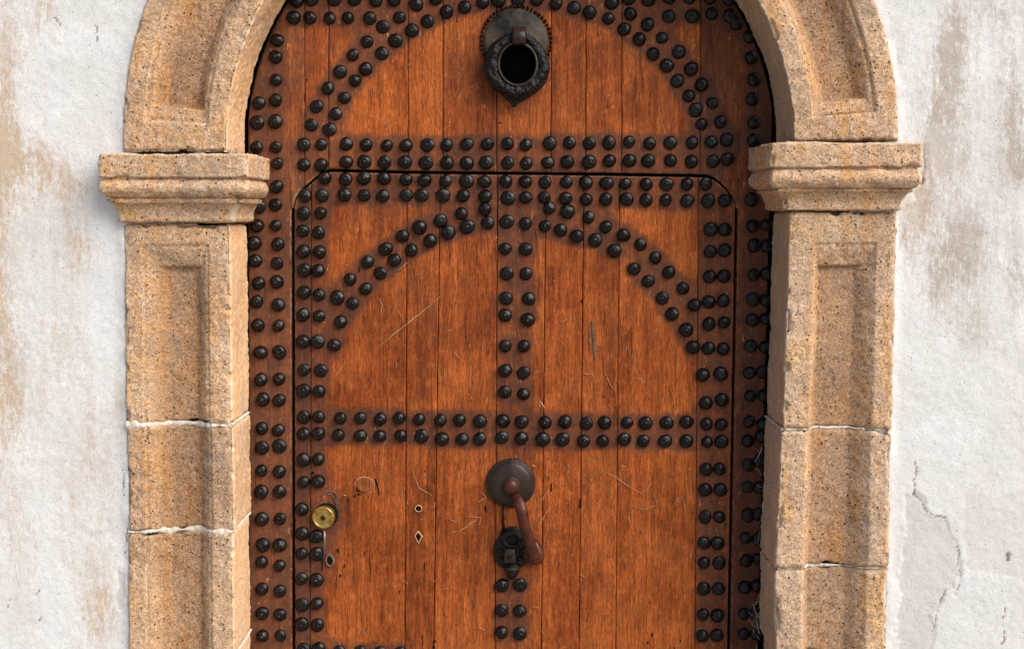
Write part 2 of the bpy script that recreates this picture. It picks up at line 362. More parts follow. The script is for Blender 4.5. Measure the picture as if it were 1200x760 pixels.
# ---- pilasters.  outer edge / inner edge (front) in photo px, by photo row
def zrow(py, dep): return P(600, py, dep)[1]
LP = dict(out=[(260, 146), (500, 147.5), (625, 150), (760, 151), (900, 152)], inn=[(260, 269), (500, 271), (625, 273), (760, 274), (900, 275)])
RP = dict(out=[(248, 1050), (505, 1044), (664, 1042), (760, 1040), (900, 1038)], inn=[(248, 924), (500, 916), (505, 917), (660, 911), (760, 912), (900, 911)])
def world_edges(side):
    d = LP if side < 0 else RP; r = {}
    for k in ('out', 'inn'):
        r[k] = sorted([(P(px, py, YF)[1], P(px, py, YF)[0]) for py, px in d[k]])
    return r
def pilaster(side, label, joints, top, rtop):
    E = world_edges(side)
    zb = Z0
    xb = (E['out'][0][1]+E['inn'][0][1])/2
    base = (xb, YF, zb)
    root = thing('stone_pilaster', label, 'pilaster', base, 'stone pilasters flanking the door')
    zs = [zrow(top, YF)]+[zrow(j, YF) for j in joints]+[zb+.30, zb+.001]
    tab = INN_L if side < 0 else INN_R
    z_r0, z_r1 = zrow(rtop, YF), zrow(rtop+27, YF)
    for i in range(len(zs)-1):
        z1, z0 = zs[i]-.0022, zs[i+1]+.0022
        if i == len(zs)-2: z1 -= .0
        q3 = 1.0 if side < 0 else 2.0
        dx = (.0025*q3*math.sin(i*2.3+side), .0030*q3*math.sin(i*1.7+1+side), 0)
        def mapf(a, t, kind, q, rnd, dx=dx):
            xo = lin(E['out'], t)+dx[0]; xi = lin(E['inn'], t)+dx[1]
            x = xi+(xo-xi)*a
            s = 1 if xi > xo else -1
            x = x - s*rnd*(kind == 2) + s*rnd*(kind == 0)
            x = x + (kind == 2)*s*(-.004*np.maximum(0, 1-q*.2/.008)**2+.002)
            # joints in the reveal climb towards the door like the bed of the stone
            z = np.full_like(x, t)
            return x, z
        cut = (lambda t: np.interp(t, [z_r1-.004, z_r1, z_r0-.012, z_r0-.008, z_r0-.002, z_r0], [.04, .018, .004, .005, .003, 0.0])) if i == 0 else None
        n = max(8, int((z1-z0)/.0042))
        build_stone('stone_block', root, base, mapf, tab, np.linspace(z0, z1, n), cut, seed=i*3.1+side*5, yo=(0, -.004, .002, 0)[i] if side > 0 else (0, .001, -.0015, 0)[i], lit_ochre=.70 if side < 0 else .26)
        if i < len(zs)-2:
            # lime mortar squeezed out of the joint
            xo = lin(E['out'], zs[i+1]); xi = lin(E['inn'], zs[i+1])
            nx = 90; cofs = []; pr = []
            for r_ in range(5):
                for a in np.linspace(1, 0, nx):
                    pr.append((a, r_))
            pr = np.array(pr); a = pr[:, 0]; rr = pr[:, 1]/4-.5
            x = xi+(xo-xi)*a; dep = prof(tab, a)
            th = (.0190 if side < 0 else .0085)+(.026 if side < 0 else .011)*fbm(np.stack([x*26, x*0, x*0+i], 1), 4, 3+i)
            th = np.maximum(th, .003)
            z = zs[i+1]+rr*2*th*.5+fbm(np.stack([x*30, x*0+2, x*0+i], 1), 2, 8)*.0015
            proud = (.0052 if side < 0 else .0035)+.006*fbm(np.stack([x*45, rr*3, x*0+i], 1), 3, 14)
            y = YF+dep-(.0006 if side < 0 else np.where(dep > .01, .0006, -.0065))+(np.abs(rr)*2)**2*.0045+.006*np.maximum(-.35, fbm(np.stack([x*70, z*70, x*0+i], 1), 3, 14))
            f = grid_faces(nx, 5, flip=(side > 0)); 
            co = np.stack([x, y, z], 1)
            if normals(co, f)[len(co)//2][1] > 0: f = grid_faces(nx, 5, flip=not (side > 0))
            # the same joint round the reveal
            me = mesh_from('mortar_joint', co-np.array(base), f, mortar)
            obj('mortar_joint', me, root)
            co2 = []; ny = 40
            for r_ in range(5):
                for q in np.linspace(0, 1, ny):
                    yy = YF+.006+(.2)*q; rr = r_/4-.5
                    co2.append((xi+(1 if side < 0 else -1)*(.003-.006*abs(rr*2)**2), yy, zs[i+1]+rr*.008))
            co2 = np.array(co2); co2[:, 0] += fbm(co2*60, 2, 4)*.0030; co2[:, 2] += fbm(co2*30, 2, 7)*.002
            f = grid_faces(ny, 5)
            if normals(co2, f)[ny*2+5][0]*(1 if side < 0 else -1) < 0: f = grid_faces(ny, 5, flip=True)
            obj('mortar_joint', mesh_from('mortar_joint', co2-np.array(base), f, mortar), root)
    return root, base

def capital(root, base, side, xo, xi, tops, seed):
    """moulded block: stacked profile round three sides. tops: photo rows of the mouldings"""
    y0, y1, y2, y3, y4, y5 = tops
    zt = [P(600, r, YF-.05)[1] for r in tops]
    prof_ = []      # (z, projection factor)
    def seg(za, zb, fa, fb, n, bulge=0.0, power=1.0):
        for k in range(n):
            s = k/n; prof_.append((za+(zb-za)*s, fa+(fb-fa)*s**power+bulge*math.sin(math.pi*s)))
    seg(zt[0], zt[0]-.004, .93, 1.0, 3)
    seg(zt[0]-.004, zt[1]+.003, 1.0, .99, 16)
    seg(zt[1]+.003, zt[1], .98, .80, 4)
    seg(zt[1], zt[1]-.004, .80, .84, 3)
    seg(zt[1]-.004, zt[2]+.003, .86, .78, 16, .17)
    seg(zt[2]+.003, zt[2], .76, .58, 4)
    seg(zt[2], zt[2]-.003, .58, .66, 2)
    seg(zt[2]-.003, zt[3], .68, .62, 5)
    seg(zt[3], zt[3]-.002, .60, .50, 2)
    seg(zt[3]-.002, zt[4], .50, .26, 12, -.07)
    seg(zt[4], zt[5], .27, .24, 4)
    prof_.append((zt[5]-.001, .02)); 
    PO, PF, PI = .050, .062, .066
    s = 1 if xi > xo else -1
    def ring(f, z):
        X0 = xo - s*PO*f; X1 = xi + s*PI*f; Y = YF-PF*f
        rc = .010; pts = []
        for q in np.linspace(0, 1, 14, endpoint=False): pts.append((X0, YW+.03+(Y+rc-(YW+.03))*q, 0))
        for q in np.linspace(0, 1, 5, endpoint=False):
            an = q*math.pi/2; pts.append((X0+s*rc*(1-math.cos(an)), Y+rc-rc*math.sin(an), 1))
        for q in np.linspace(0, 1, 84, endpoint=False): pts.append((X0+s*rc+(X1-X0-2*s*rc)*q, Y, 0))
        for q in np.linspace(0, 1, 5, endpoint=False):
            an = q*math.pi/2; pts.append((X1-s*rc+s*rc*math.sin(an), Y+rc-rc*math.cos(an), 1))
        for q in np.linspace(0, 1, 56): pts.append((X1, Y+rc+(-.004-Y-rc)*q, 0))
        return pts, z
    rows = []; ed = []
    zc = zt[0]
    for inset in (.45, .75): 
        pts, z = ring(inset, zc); rows.append([(x, max(y, y), z-.0005) for x, y, e in pts]); ed.append([0]*len(pts))
    for k, (z, f) in enumerate(prof_):
        pts, _ = ring(f, z); rows.append([(x, y, z) for x, y, e in pts])
        ez = 1.0 if (k < 4 or 17 <= k <= 22) else (.5 if 38 < k < 46 else .15)
        ed.append([max(e, ez*.7) for x, y, e in pts])
    pts, _ = ring(-.45, 0); rows.append([(x, y, zt[5]-.0015) for x, y, e in pts]); ed.append([0]*len(pts))
    nu = len(rows[0]); co = np.array([p for r_ in rows for p in r_]); ed = np.array([e for r_ in ed for e in r_])
    f = grid_faces(nu, len(rows))
    if normals(co, f)[15*nu+50][1] > 0: f = grid_faces(nu, len(rows), flip=True)
    co = rough_stone(co, f, ed*.8, .75, seed)
    me = mesh_from('capital', co-np.array(base), f, stone, True, {'edge': ed, 'sawn': np.zeros(len(ed))})
    return obj('capital', me, root)

rootL, baseL = pilaster(-1, 'left carved stone pilaster with a moulded capital and whitish mortar joints', [498.5, 623.5], 262, 286)
rootR, baseR = pilaster(1, 'right carved stone pilaster with a moulded capital, its door side in shade', [503.5, 666], 248, 284)
capital(rootL, baseL, -1, P(146, 250, YF)[0], P(269.5, 250, YF)[0], (180, 209, 232, 238, 256, 260.5), 3.0)
capital(rootR, baseR, 1, P(1050, 240, YF)[0], P(923.5, 240, YF)[0], (167, 197, 221, 225, 243, 246.5), 8.0)

# ---- arch
arch_base = (CX, YF, P(600, 179, YF)[1])
arch = thing('stone_arch', 'carved sandstone arch with a sunken panel, curving over the studded door', 'arch', arch_base)
zspL = P(600, 178.0, YF)[1]; zspR = P(600, 165.5, YF)[1]
def arch_piece(side, T, cutend, seed, nf=82):
    def mapf(a, t, kind, q, rnd):
        r = RIN+(ROUT-RIN)*a - rnd*(kind == 0)+rnd*(kind == 2)*.6
        r = r+(kind == 2)*(.004*np.maximum(0, 1-q*.2/.008)**2)
        if t < 0: x = r; z = np.full_like(r, t)
        else:
            th = t/.9; x = r*np.cos(th); z = r*np.sin(th)
        if side > 0: x = x*1.001+.000
        return CX+side*x, CZ+z
    return build_stone('arch_stone', arch, arch_base, mapf, INN_A, T, cutend, seed, lit_ochre=.72 if side < 0 else .24, nfront=nf)
A = .9
for side, zsp, rrow in ((-1, zspL, 143.5), (1, zspR, 136)):
    t0 = zsp-CZ
    tr = P(600, rrow, YF)[1]-CZ
    cut = lambda t, tr=tr: np.interp(t, [tr, tr+.002, tr+.006, tr+.010, tr+.040, tr+.046], [0, .009, .009, .006, .012, .04])
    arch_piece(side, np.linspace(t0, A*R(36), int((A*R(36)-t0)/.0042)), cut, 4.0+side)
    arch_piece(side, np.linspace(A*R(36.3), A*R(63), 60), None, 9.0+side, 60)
kt = np.linspace(A*R(63.3), A*R(116.7), 90); arch_piece(-1, kt, None, 1.5, 60)

# ------------------------------------------------------------ plaster wall
def inpoly(px, py, poly):
    inside = np.zeros(px.shape, bool); n = len(poly)
    for i in range(n):
        x1, y1 = poly[i]; x2, y2 = poly[(i+1) % n]
        c = ((y1 > py) != (y2 > py)) & (px < (x2-x1)*(py-y1)/((y2-y1) if y2 != y1 else 1e-9)+x1)
        inside ^= c
    return inside
def dseg(px, py, line):
    d = np.full(px.shape, 1e9)
    for (x1, y1), (x2, y2) in zip(line[:-1], line[1:]):
        L = (x2-x1)**2+(y2-y1)**2; t = np.clip(((px-x1)*(x2-x1)+(py-y1)*(y2-y1))/max(L, 1e-9), 0, 1)
        d = np.minimum(d, np.hypot(px-x1-t*(x2-x1), py-y1-t*(y2-y1)))
    return d
xs = np.concatenate([np.linspace(-9, -1.56, 24, endpoint=False), np.arange(-1.56, -.84, .0042), np.arange(-.82, .83, .04), np.arange(.84, 1.56, .0042), np.linspace(1.6, 9, 24)])
zs = np.concatenate([np.linspace(Z0-.05, .30, 6, endpoint=False), np.arange(.30, 2.32, .0042), np.linspace(2.34, 6.0, 60)])
nx, nz = len(xs), len(zs)
GX, GZ = np.meshgrid(xs, zs); X = GX.ravel(); Z = GZ.ravel()
co = np.stack([X, np.full_like(X, YW), Z], 1)
px, py = PX(X, YW, Z)
nz3 = np.stack([px*.05, py*.05, px*0], 1)
wx = px+9*fbm(nz3, 3, 2)+3*fbm(nz3*5, 2, 12); wy = py+9*fbm(nz3+50, 3, 3)+3*fbm(nz3*5+9, 2, 15)
peel1 = [(1070, 577), (1060, 595), (1057, 660), (1052, 800), (1088, 800), (1090, 760), (1097, 720), (1110, 690), (1120, 692), (1127, 670), (1122, 640), (1110, 607), (1092, 602), (1078, 582)]
peel2 = [(1127, 640), (1130, 600), (1142, 560), (1160, 548), (1172, 560), (1182, 582), (1215, 575), (1230, 700), (1200, 680), (1160, 672), (1135, 665)]
peel3 = [(138, 668), (146, 672), (146, 712), (139, 714), (134, 700), (139, 690)]
peel4 = [(1086, 215), (1078, 232), (1058, 246), (1050, 250), (1052, 300), (1062, 262), (1082, 245), (1092, 215), (1088, 170), (1083, 170)]
p1 = inpoly(wx, wy, peel1).astype(float); p2 = inpoly(wx, wy, peel2)*.45; p3 = inpoly(px, py, peel3).astype(float); p4 = inpoly(px+(wx-px)*.3, py+(wy-py)*.3, peel4)*.8
peel = np.maximum.reduce([p1, p2, p3, p4])
cracks = [[(1072, 540), (1074, 552), (1071, 564), (1072, 578)], [(1070, 578), (1078, 584), (1084, 597), (1094, 603), (1108, 606)],
          [(1122, 640), (1124, 652), (1121, 664), (1127, 672), (1122, 690)], [(1110, 688), (1104, 700), (1098, 716), (1094, 740)],
          [(1178, 712), (1176, 728), (1178, 742), (1172, 765)], [(1181, 649), (1182, 655)], [(1042, 488), (1040, 500)], [(1041, 638), (1036, 660)],
          [(12, 702), (9, 712)], [(46, 690), (43, 696)], [(48, 722), (47, 728)], [(143, 540), (145, 560), (144, 580)], [(149, 618), (146, 650)], [(1083, 170), (1084, 196), (1081, 214)],
          [(64, 20), (70, 30)], [(113, 30), (114, 48)]]
crack = np.zeros_like(px)
for c_ in cracks:
    wd = 2.2 if c_[0] == (1083, 170) else 2.6 if len(c_) == 2 and c_[0][0] > 1180 else .68
    crack = np.maximum(crack, np.clip((1.35+.9*fbm(nz3*3, 2, 44))-dseg(px+2.2*fbm(nz3*6, 2, 40), py, c_)/wd, 0, 1))
blobs = [(1120, 150, 60, 170, .24), (1195, 110, 30, 160, .2), (1100, 300, 60, 90, .18), (20, 300, 45, 330, .22), (100, 620, 40, 200, .16), (4, 178, 20, 38, .85), (45, 190, 30, 26, .42), (80, 220, 32, 26, .40), (0, 340, 14, 200, .42), (90, 285, 26, 50, .38), (112, 530, 28, 70, .30), (50, 12, 16, 22, .45),
         (8, 60, 16, 60, .42), (120, 712, 22, 60, .40), (16, 450, 14, 60, .4), (25, 640, 24, 90, .20), (75, 390, 20, 60, .25), (140, 480, 8, 40, .3),
         (1108, 120, 15, 80, .62), (1120, 45, 16, 40, .50), (1090, 150, 14, 30, .4), (1100, 180, 12, 26, .55), (1192, 196, 16, 20, 1.0), (1134, 285, 22, 42, .72), (1100, 330, 14, 40, .42), (1128, 190, 9, 18, .4),
         (1084, 225, 8, 34, .95), (1064, 262, 8, 30, .55), (1185, 140, 18, 50, .35), (1160, 10, 30, 20, .3), (1190, 330, 20, 70, .3), (1140, 385, 26, 30, .35), (1195, 480, 20, 60, .2), (1055, 60, 10, 60, .2)]
stain = np.zeros_like(px)
for bx, by, sx, sy, a in blobs: stain += a*np.exp(-((px-bx)/sx)**2-((py-by)/sy)**2)
off = (np.abs(px-600) > 640)
stain = np.where(off, .25+.3*fbm(np.stack([X*3, Z*1.2, X*0], 1), 4, 60), stain)
warm = np.where(X < 0, .85, .12)+.5*np.exp(-((px-1070)/25)**2-((py-250)/60)**2)
y = YW+.0024*fbm(co*3.2, 3, 70)+.0010*fbm(co*16, 3, 71)+.0009*fbm(co*60, 2, 72)
y += .0016*peel+.0015*crack
# plaster runs up against the stone with a small ragged lip
dout = np.where(Z > CZ, np.hypot(X-CX, Z-CZ)-ROUT, np.minimum(np.abs(X-lin(world_edges(-1)['out'], 1.0)), np.abs(X-lin(world_edges(1)['out'], 1.0))))
y -= .0032*np.exp(-(dout/.018)**2)*(1+fbm(co*25, 2, 80))
co[:, 1] = y
inside = ((Z > CZ) & (np.hypot(X-CX, Z-CZ) < ROUT-.03)) | ((Z <= CZ) & (np.abs(X-CX) < ROUT-.035))
vid = np.arange(nx*nz).reshape(nz, nx); q = np.stack([vid[:-1, :-1], vid[:-1, 1:], vid[1:, 1:], vid[1:, :-1]], -1).reshape(-1, 4)
q = q[~inside[q].all(1)]
used = np.unique(q); rem = -np.ones(nx*nz, int); rem[used] = np.arange(len(used)); q = rem[q]
wall_base = np.array((0, YW, Z0))
me = mesh_from('plaster_wall', co[used]-wall_base, q.tolist(), plaster, True, {'stain': stain[used], 'peel': peel[used], 'crack': crack[used], 'warm': np.clip(warm[used], 0, 1)})
wall = obj('plaster_wall', me, None, tuple(wall_base)); wall['label'] = 'whitewashed plaster wall around the stone doorway, stained brown and peeling'; wall['category'] = 'wall'

# ------------------------------------------------------------ nails: photo positions read off the door, crop by crop
CR = [
 (280, 0, 5.845, [(375,120),(485,122),(622,123),(747,122),(897,124),(1100,118),(985,183),(1072,278),(876,285),(980,366),(779,376),(868,472),(694,492),(796,552),(610,602),(722,670),(530,728),(262,275),(250,390),(252,547),(250,685),(135,705),(497,-5),(652,-5),(790,-8),(937,5),(1062,-2),(395,5)]),
 (480, 0, 5.4545, [(42,30),(168,-5),(235,77),(113,137),(15,193),(353,45),(466,15),(568,0),(692,0),(815,-5),(937,22),(1051,50),(1151,80)]),
 (700, 0, 5.4545, [(92,18),(200,-10),(328,-5),(458,-15),(592,-15),(722,-15),(845,-5),(72,120),(212,88),(322,156),(174,185),(269,250),(457,105),(606,103),(731,88),(848,105),(414,242),(523,332),(359,344),(446,417),(603,440),(514,515),(669,540),(585,613),(735,658),(631,700),(890,150),(975,235),(985,368),(1000,510),(993,634)]),
 (280, 130, 5.845, [(530,-28),(662,18),(122,80),(247,72),(495,98),(620,125),(120,250),(250,248),(445,230),(563,230),(735,225),(870,233),(1013,237),(1145,237),(262,358),(445,367),(563,370),(735,350),(858,348),(995,355),(1137,350),(587,460),(730,467),(857,460),(995,463),(1145,470),(258,518),(453,577),(567,580),(723,573),(857,577),(985,580),(1150,577),(135,655),(247,643),(442,700),(560,698)]),
 (480, 130, 5.4545, [(110,218),(238,217),(367,212),(497,212),(628,210),(743,218),(896,207),(1023,203),(1149,206),(103,333),(240,332),(367,332),(490,330),(628,332),(745,335),(885,330),(1008,325),(1149,326),(97,442),(230,447),(363,447),(480,450),(616,450),(740,452),(866,455),(1001,455),(1128,457),(77,540),(217,537),(343,540),(483,547),(628,557),(743,552),(860,553),(998,557),(1130,565),(482,627),(893,620),(1011,643),(333,657),(1143,680),(198,700)]),
 (700, 130, 5.4545, [(669,85),(786,70),(1003,75),(77,202),(205,197),(337,207),(467,202),(606,201),(731,197),(828,183),(1003,187),(78,318),(205,317),(326,317),(470,317),(603,323),(743,320),(835,307),(60,460),(180,465),(313,468),(444,467),(575,467),(697,467),(55,564),(186,563),(313,570),(440,568),(575,573),(709,571),(815,573),(985,566)]),
 (280, 260, 5.845, [(125,25),(250,25),(438,60),(545,73),(105,145),(267,152),(441,202),(552,205),(113,265),(260,283),(447,330),(543,332),(133,418),(258,410),(444,483),(548,497),(123,545),(269,567),(440,637),(547,645),(130,708),(270,710),(1122,97),(1007,185),(1065,262),(881,275),(967,352),(762,392),(868,457),(673,518),(778,557),(697,683)]),
 (480, 260, 5.4545, [(65,35),(247,67),(133,118),(12,180),(368,32),(500,5),(620,0),(742,10),(865,25),(966,52),(1070,90),(1187,115),(612,170),(742,172),(622,331),(743,331),(617,488),(762,491),(611,595),(757,624)]),
 (700, 260, 5.4545, [(55,30),(110,182),(170,83),(276,145),(236,298),(373,228),(326,378),(459,321),(417,487),(550,425),(478,587),(621,530),(568,690),(726,46),(818,50),(724,190),(815,181),(720,349),(811,345),(714,510),(808,502),(716,651),(813,642),(995,25),(1085,20),(1002,150),(1085,155),(1000,338),(1090,330),(995,495),(1080,500),(992,627),(1080,620)]),
 (280, 390, 5.845, [(440,60),(540,60),(653,83),(148,132),(272,132),(446,253),(560,257),(150,320),(274,316),(440,395),(550,398),(164,455),(274,461),(443,576),(547,575),(694,583),(832,582),(969,590),(1097,583),(157,653),(268,665),(440,690),(544,688),(683,700),(832,703),(966,705),(1110,703)]),
 (480, 390, 5.4545, [(612,83),(731,84),(611,241),(728,254),(609,377),(728,390),(62,553),(197,557),(320,557),(451,563),(598,562),(717,567),(867,572),(996,567),(1132,578),(76,660),(208,677),(337,678),(450,677),(592,668),(717,673),(853,678),(978,683),(1113,690)]),
 (700, 390, 5.4545, [(614,90),(711,97),(806,101),(983,85),(1070,90),(677,268),(793,262),(974,255),(1062,250),(696,447),(798,428),(980,403),(1065,400),(48,573),(191,573),(309,575),(443,575),(572,568),(700,580),(793,585),(973,567),(1060,580),(38,690),(175,680),(295,690),(436,690),(570,690),(703,697),(793,695),(965,690),(1050,660)]),
 (280, 520, 6.0, [(163,28),(283,15),(455,110),(557,107),(157,187),(282,195),(455,268),(557,262),(153,335),(284,335),(442,457),(160,527),(287,527),(443,630),(547,650),(167,710),(286,710)]),
 (700, 520, 5.4545, [(697,162),(784,158),(970,135),(692,292),(787,292),(965,277),(690,465),(780,467),(968,455),(683,632),(770,632),(952,600),(1045,110),(1040,280),(1040,450),(1035,610)]),
 (280, 640, 6.0, [(160,110),(285,135),(440,50),(545,53),(440,228),(545,235),(162,300),(288,313),(440,412),(546,402),(163,470),(287,480),(440,547),(553,553),(165,627),(290,627),(450,722),(558,722),(705,738),(850,742),(990,744),(1135,744)]),
 (480, 640, 5.4545, [(591,248),(708,248),(591,410),(704,412),(589,548),(707,557)]),
 (700, 640, 5.4545, [(685,103),(780,108),(955,92),(683,270),(776,270),(945,262),(678,436),(768,442),(940,430),(674,573),(766,568),(938,560),(1030,80),(1022,250),(1020,420),(1018,560)]),
]
NAILS = []
for ox, oy, s, L in CR:
    for a, b in L:
        p = (ox+a/s, oy+b/s)
        if all((p[0]-q_[0])**2+(p[1]-q_[1])**2 > 49 for q_ in NAILS): NAILS.append(p)
NA = np.array(NAILS)

# wicket outline in photo px (centre line of the gap)
WK = [(343.5, 800), (344, 560), (344, 400), (343, 246), (346, 234), (352, 224), (366, 212), (377, 202.5), (388, 199.5), (480, 201.8), (600, 203.0), (700, 204), (828, 206), (838, 209.5), (850, 220), (860, 234), (863.5, 246), (860.5, 390), (858, 520), (853.5, 800)]
WKW = [P(a, b, 0) for a, b in WK]
def in_wicket(p): return bool(inpoly(np.array([p[0]]), np.array([p[1]]), WK)[0])

def patina(px, py):
    f = np.zeros_like(px)
    for a, b in NAILS:
        d2 = ((px-a)**2+(py-b)**2); m = d2 < 2000
        f[m] += np.exp(-d2[m]/(2*11.0**2))
    w = 4*fbm(np.stack([px*.06, py*.06, px*0], 1), 3, 91)
    pa = .85*sstep(.30, .95, f+w*.05)
    pa = np.maximum(pa, .80*sstep(0, 2, 331.5-px))                      # left nailed strip
    pa = np.maximum(pa, .80*sstep(0, 2, px-873+.018*(py-200)))           # right nailed strip
    pa = np.maximum(pa, .42*((py < 120)*sstep(-4, 10, np.hypot(px-604, py-172)-228)))
    pa = np.maximum(pa, .70*((px > 345) & (px < 378) & (py > 200)))
    pa = np.maximum(pa, .66*((px > 818-.006*(py-260)) & (px < 863) & (py > 235)))
    pa = np.maximum(pa, .50*((px > 583) & (px < 626) & (py > 255) & (py < 540)))
    pa = np.maximum(pa, .45*((px > 580) & (px < 619) & (py > 660)))
    pa = np.maximum(pa, .48*((py > 482) & (py < 522) & (px > 345) & (px < 860)))
    pa = np.maximum(pa, .50*((py > 158) & (py < 243) & (px > 365) & (px < 850)))
    lock = .9*np.exp(-((px-393)/17)**2-((py-600)/26)**2)+.8*np.exp(-((px-386)/9)**2-((py-645)/34)**2)+.6*np.exp(-((px-605)/34)**2-((py-640)/40)**2)
    lock += .5*np.exp(-((px-606)/50)**2-((py-85)/55)**2)+.35*np.exp(-((px-430)/60)**2-((py-250)/40)**2)
    return np.maximum(pa, np.clip(lock, 0, 1))

def surf(X, Z, seed):
    c = np.stack([X, X*0+seed, Z], 1)
    return .0011*fbm(c*np.array([14, 1, 3]), 3, 50)+.0006*fbm(c*np.array([90, 1, 12]), 2, 51)

def plank(name, parent, base, xl, xr, zbot, ztop, mat, seed, step=.0045, yoff=0.0, usplit=None, foot=None):
    """xl, xr: functions of z; zbot, ztop: functions of x"""
    zm0 = float(zbot(np.array([xl(0.9)]))[0]); zm1 = float(ztop(np.array([xl(.9)]))[0])
    wmax = abs(xr(zm0)-xl(zm0)); nu = max(6, int(wmax/step)+1); nv = max(8, int(abs(zm1-zm0)/step)+1)
    # denser towards the edges
    e = .0022
    u = np.concatenate([[0, e/wmax], np.linspace(2*e/wmax, 1-2*e/wmax, nu), [1-e/wmax, 1]])
    U0 = .6 if foot == 'left' else .4
    if usplit is not None: u = np.sort(np.concatenate([u, [U0-5e-5, U0+5e-5]]))
    hh = abs(zm1-zm0); v = np.concatenate([[0, e/hh], np.linspace(2*e/hh, 1-2*e/hh, nv), [1-e/hh, 1]])
    U, V = np.meshgrid(u, v); U = U.ravel(); V = V.ravel()
    z = zm0+(zm1-zm0)*V
    for _ in range(3):
        if usplit is None: x = xl(z)+(xr(z)-xl(z))*U
        else: x = np.where(U < U0, xl(z)+(usplit(z)-xl(z))*U/U0, usplit(z)+(xr(z)-usplit(z))*(U-U0)/(1-U0))
        zb = zbot(x); zb = zb if foot is None else np.where((U < U0) if foot == 'left' else (U > U0), zdoor, zb); zt = ztop(x); z = zb+(zt-zb)*V
    dx = np.minimum(U, 1-U)*wmax; dz = np.minimum(z-zb, zt-z)
    y = surf(x, z, seed)+yoff+.0020*np.maximum(0, 1-dx/.0026)**2+.003*np.maximum(0, 1-dz/.004)**2
    n1 = fbm(np.stack([x*0+seed, x*0, z*25], 1), 3, 61)
    x = x+np.where((U == 0) | (U == 1), .0009*n1, 0)
    co = np.stack([x, y, z], 1); ppx, ppy = PX(x, 0.0, z); pa = patina(ppx, ppy)
    worn = np.clip(1.5-(dseg(ppx, ppy, WK)-1.9)/.9, 0, 1)*(.55 if parent is wicket else 1.0)
    nu, nv = len(u), len(v)
    faces = grid_faces(nu, nv)
    # sides going back
    per = [i for i in range(nu)]+[r_*nu+nu-1 for r_ in range(1, nv)]+[(nv-1)*nu+i for i in range(nu-2, -1, -1)]+[r_*nu for r_ in range(nv-2, 0, -1)]
    n0 = len(co); back = co[per].copy(); back[:, 1] = .032; co = np.concatenate([co, back]); pa = np.concatenate([pa, pa[per]]); worn = np.concatenate([worn, worn[per]])
    for i in range(len(per)):
        j = (i+1) % len(per); faces.append((per[j], per[i], n0+i, n0+j))
    me = mesh_from(name, co-np.array(base), faces, mat, True, {'patina': pa, 'worn': worn})
    return obj(name, me, parent)

def linef(p_top, p_bot):
    (x1, z1), (x2, z2) = P(*p_top), P(*p_bot)
    return lambda z: x1+(x2-x1)*(np.asarray(z, float)-z1)/(z2-z1)
zdoor = Z0+.03
# wicket top edge as a function of x (world)
tx = [w[0] for w in WKW[3:17]]; tz = [w[1] for w in WKW[3:17]]
tx2 = [tx[0]-.001]+tx[1:-1]+[tx[-1]+.001]
def wtop(x): return np.interp(x, tx, tz)
G = .0048                                                            # half the gap round the wicket
wl_x = linef((343, 246), (344, 800)); wr_x = linef((863.5, 246), (853.5, 800))

# ---- outer leaf
leaf_base = (P(597, 700, 0)[0], 0.0, zdoor)
leaf = thing('door_leaf', 'big arched orange brown wooden door leaf studded with black nails, framing the smaller door', 'door', leaf_base)
wk_base = (P(601, 700, 0)[0], 0.0, zdoor)
wicket = thing('wicket_door', 'small orange wooden wicket door with rounded top corners set into the big door', 'door', wk_base)
ztopdoor = CZ+RIN+.06
arch_top = lambda x: CZ+np.sqrt(np.maximum(.0004, (RIN-.003)**2-(x-CX)**2))
seams = [(280, 280), (357, 357), (385, 385), (478, 478), (519, 519), (582, 582), (646, 645), (687, 686), (729, 728), (821, 820), (920, 920)]
k = 0
for (a1, a2), (b1, b2) in zip(seams[:-1], seams[1:]):
    xl = linef((a1+.3, 0), (a2+.3, 240)); xr = linef((b1-.3, 0), (b2-.3, 240)); k += 1; us = None; ft = None
    zb = lambda x: np.interp(x, tx, tz)+G; zt = arch_top
    if b1 == 357:       # hanging stile: runs down beside the wicket
        xl = linef((290, 0), (292.5, 800)); xr = linef((356.7, 0), (356.7, 800)); us = lambda z: wl_x(z)-G; ft = 'left'
    if a1 == 821:
        xl = linef((821.3, 0), (817, 800)); xr = linef((902, 240), (888, 760)); us = lambda z: wr_x(z)+G; ft = 'right'
    plank('plank', leaf, leaf_base, xl, xr, zb, zt, wood_dark if (b1 <= 357 or a1 >= 821) else wood, k*1.7, yoff=.0008*math.sin(k*2.1), usplit=us, foot=ft)
# ---- wicket planks
wseams = [(None, None), (364.6, 363), (476.8, 474.5), (515.5, 508), (583, 580), (639.5, 634), (684, 678.5), (726, 721.5), (818.5, 814.5), (None, None)]
for i in range(9):
    a, b = wseams[i], wseams[i+1]
    xl = (lambda z: wl_x(z)+G) if a[0] is None else linef((a[0]+.28, 230), (a[1]+.28, 755))
    xr = (lambda z: wr_x(z)-G) if b[0] is None else linef((b[0]-.28, 230), (b[1]-.28, 755))
    plank('plank', wicket, wk_base, xl, xr, lambda x: np.full_like(x, zdoor+.004), lambda x: np.interp(x, tx, tz)-G, wood_dark if i in (0,) else wood, 50+i*2.3, yoff=.0007*math.sin(i*2.7)+.001)
# added near-black board: blocks light leaks, stands in for darkness behind the seams
obj('added_dark_backing', box_me('added_dark_backing', -1.0-leaf_base[0], 1.0-leaf_base[0], .040, .070, -.02, CZ+1.0-zdoor, void_mat), leaf)

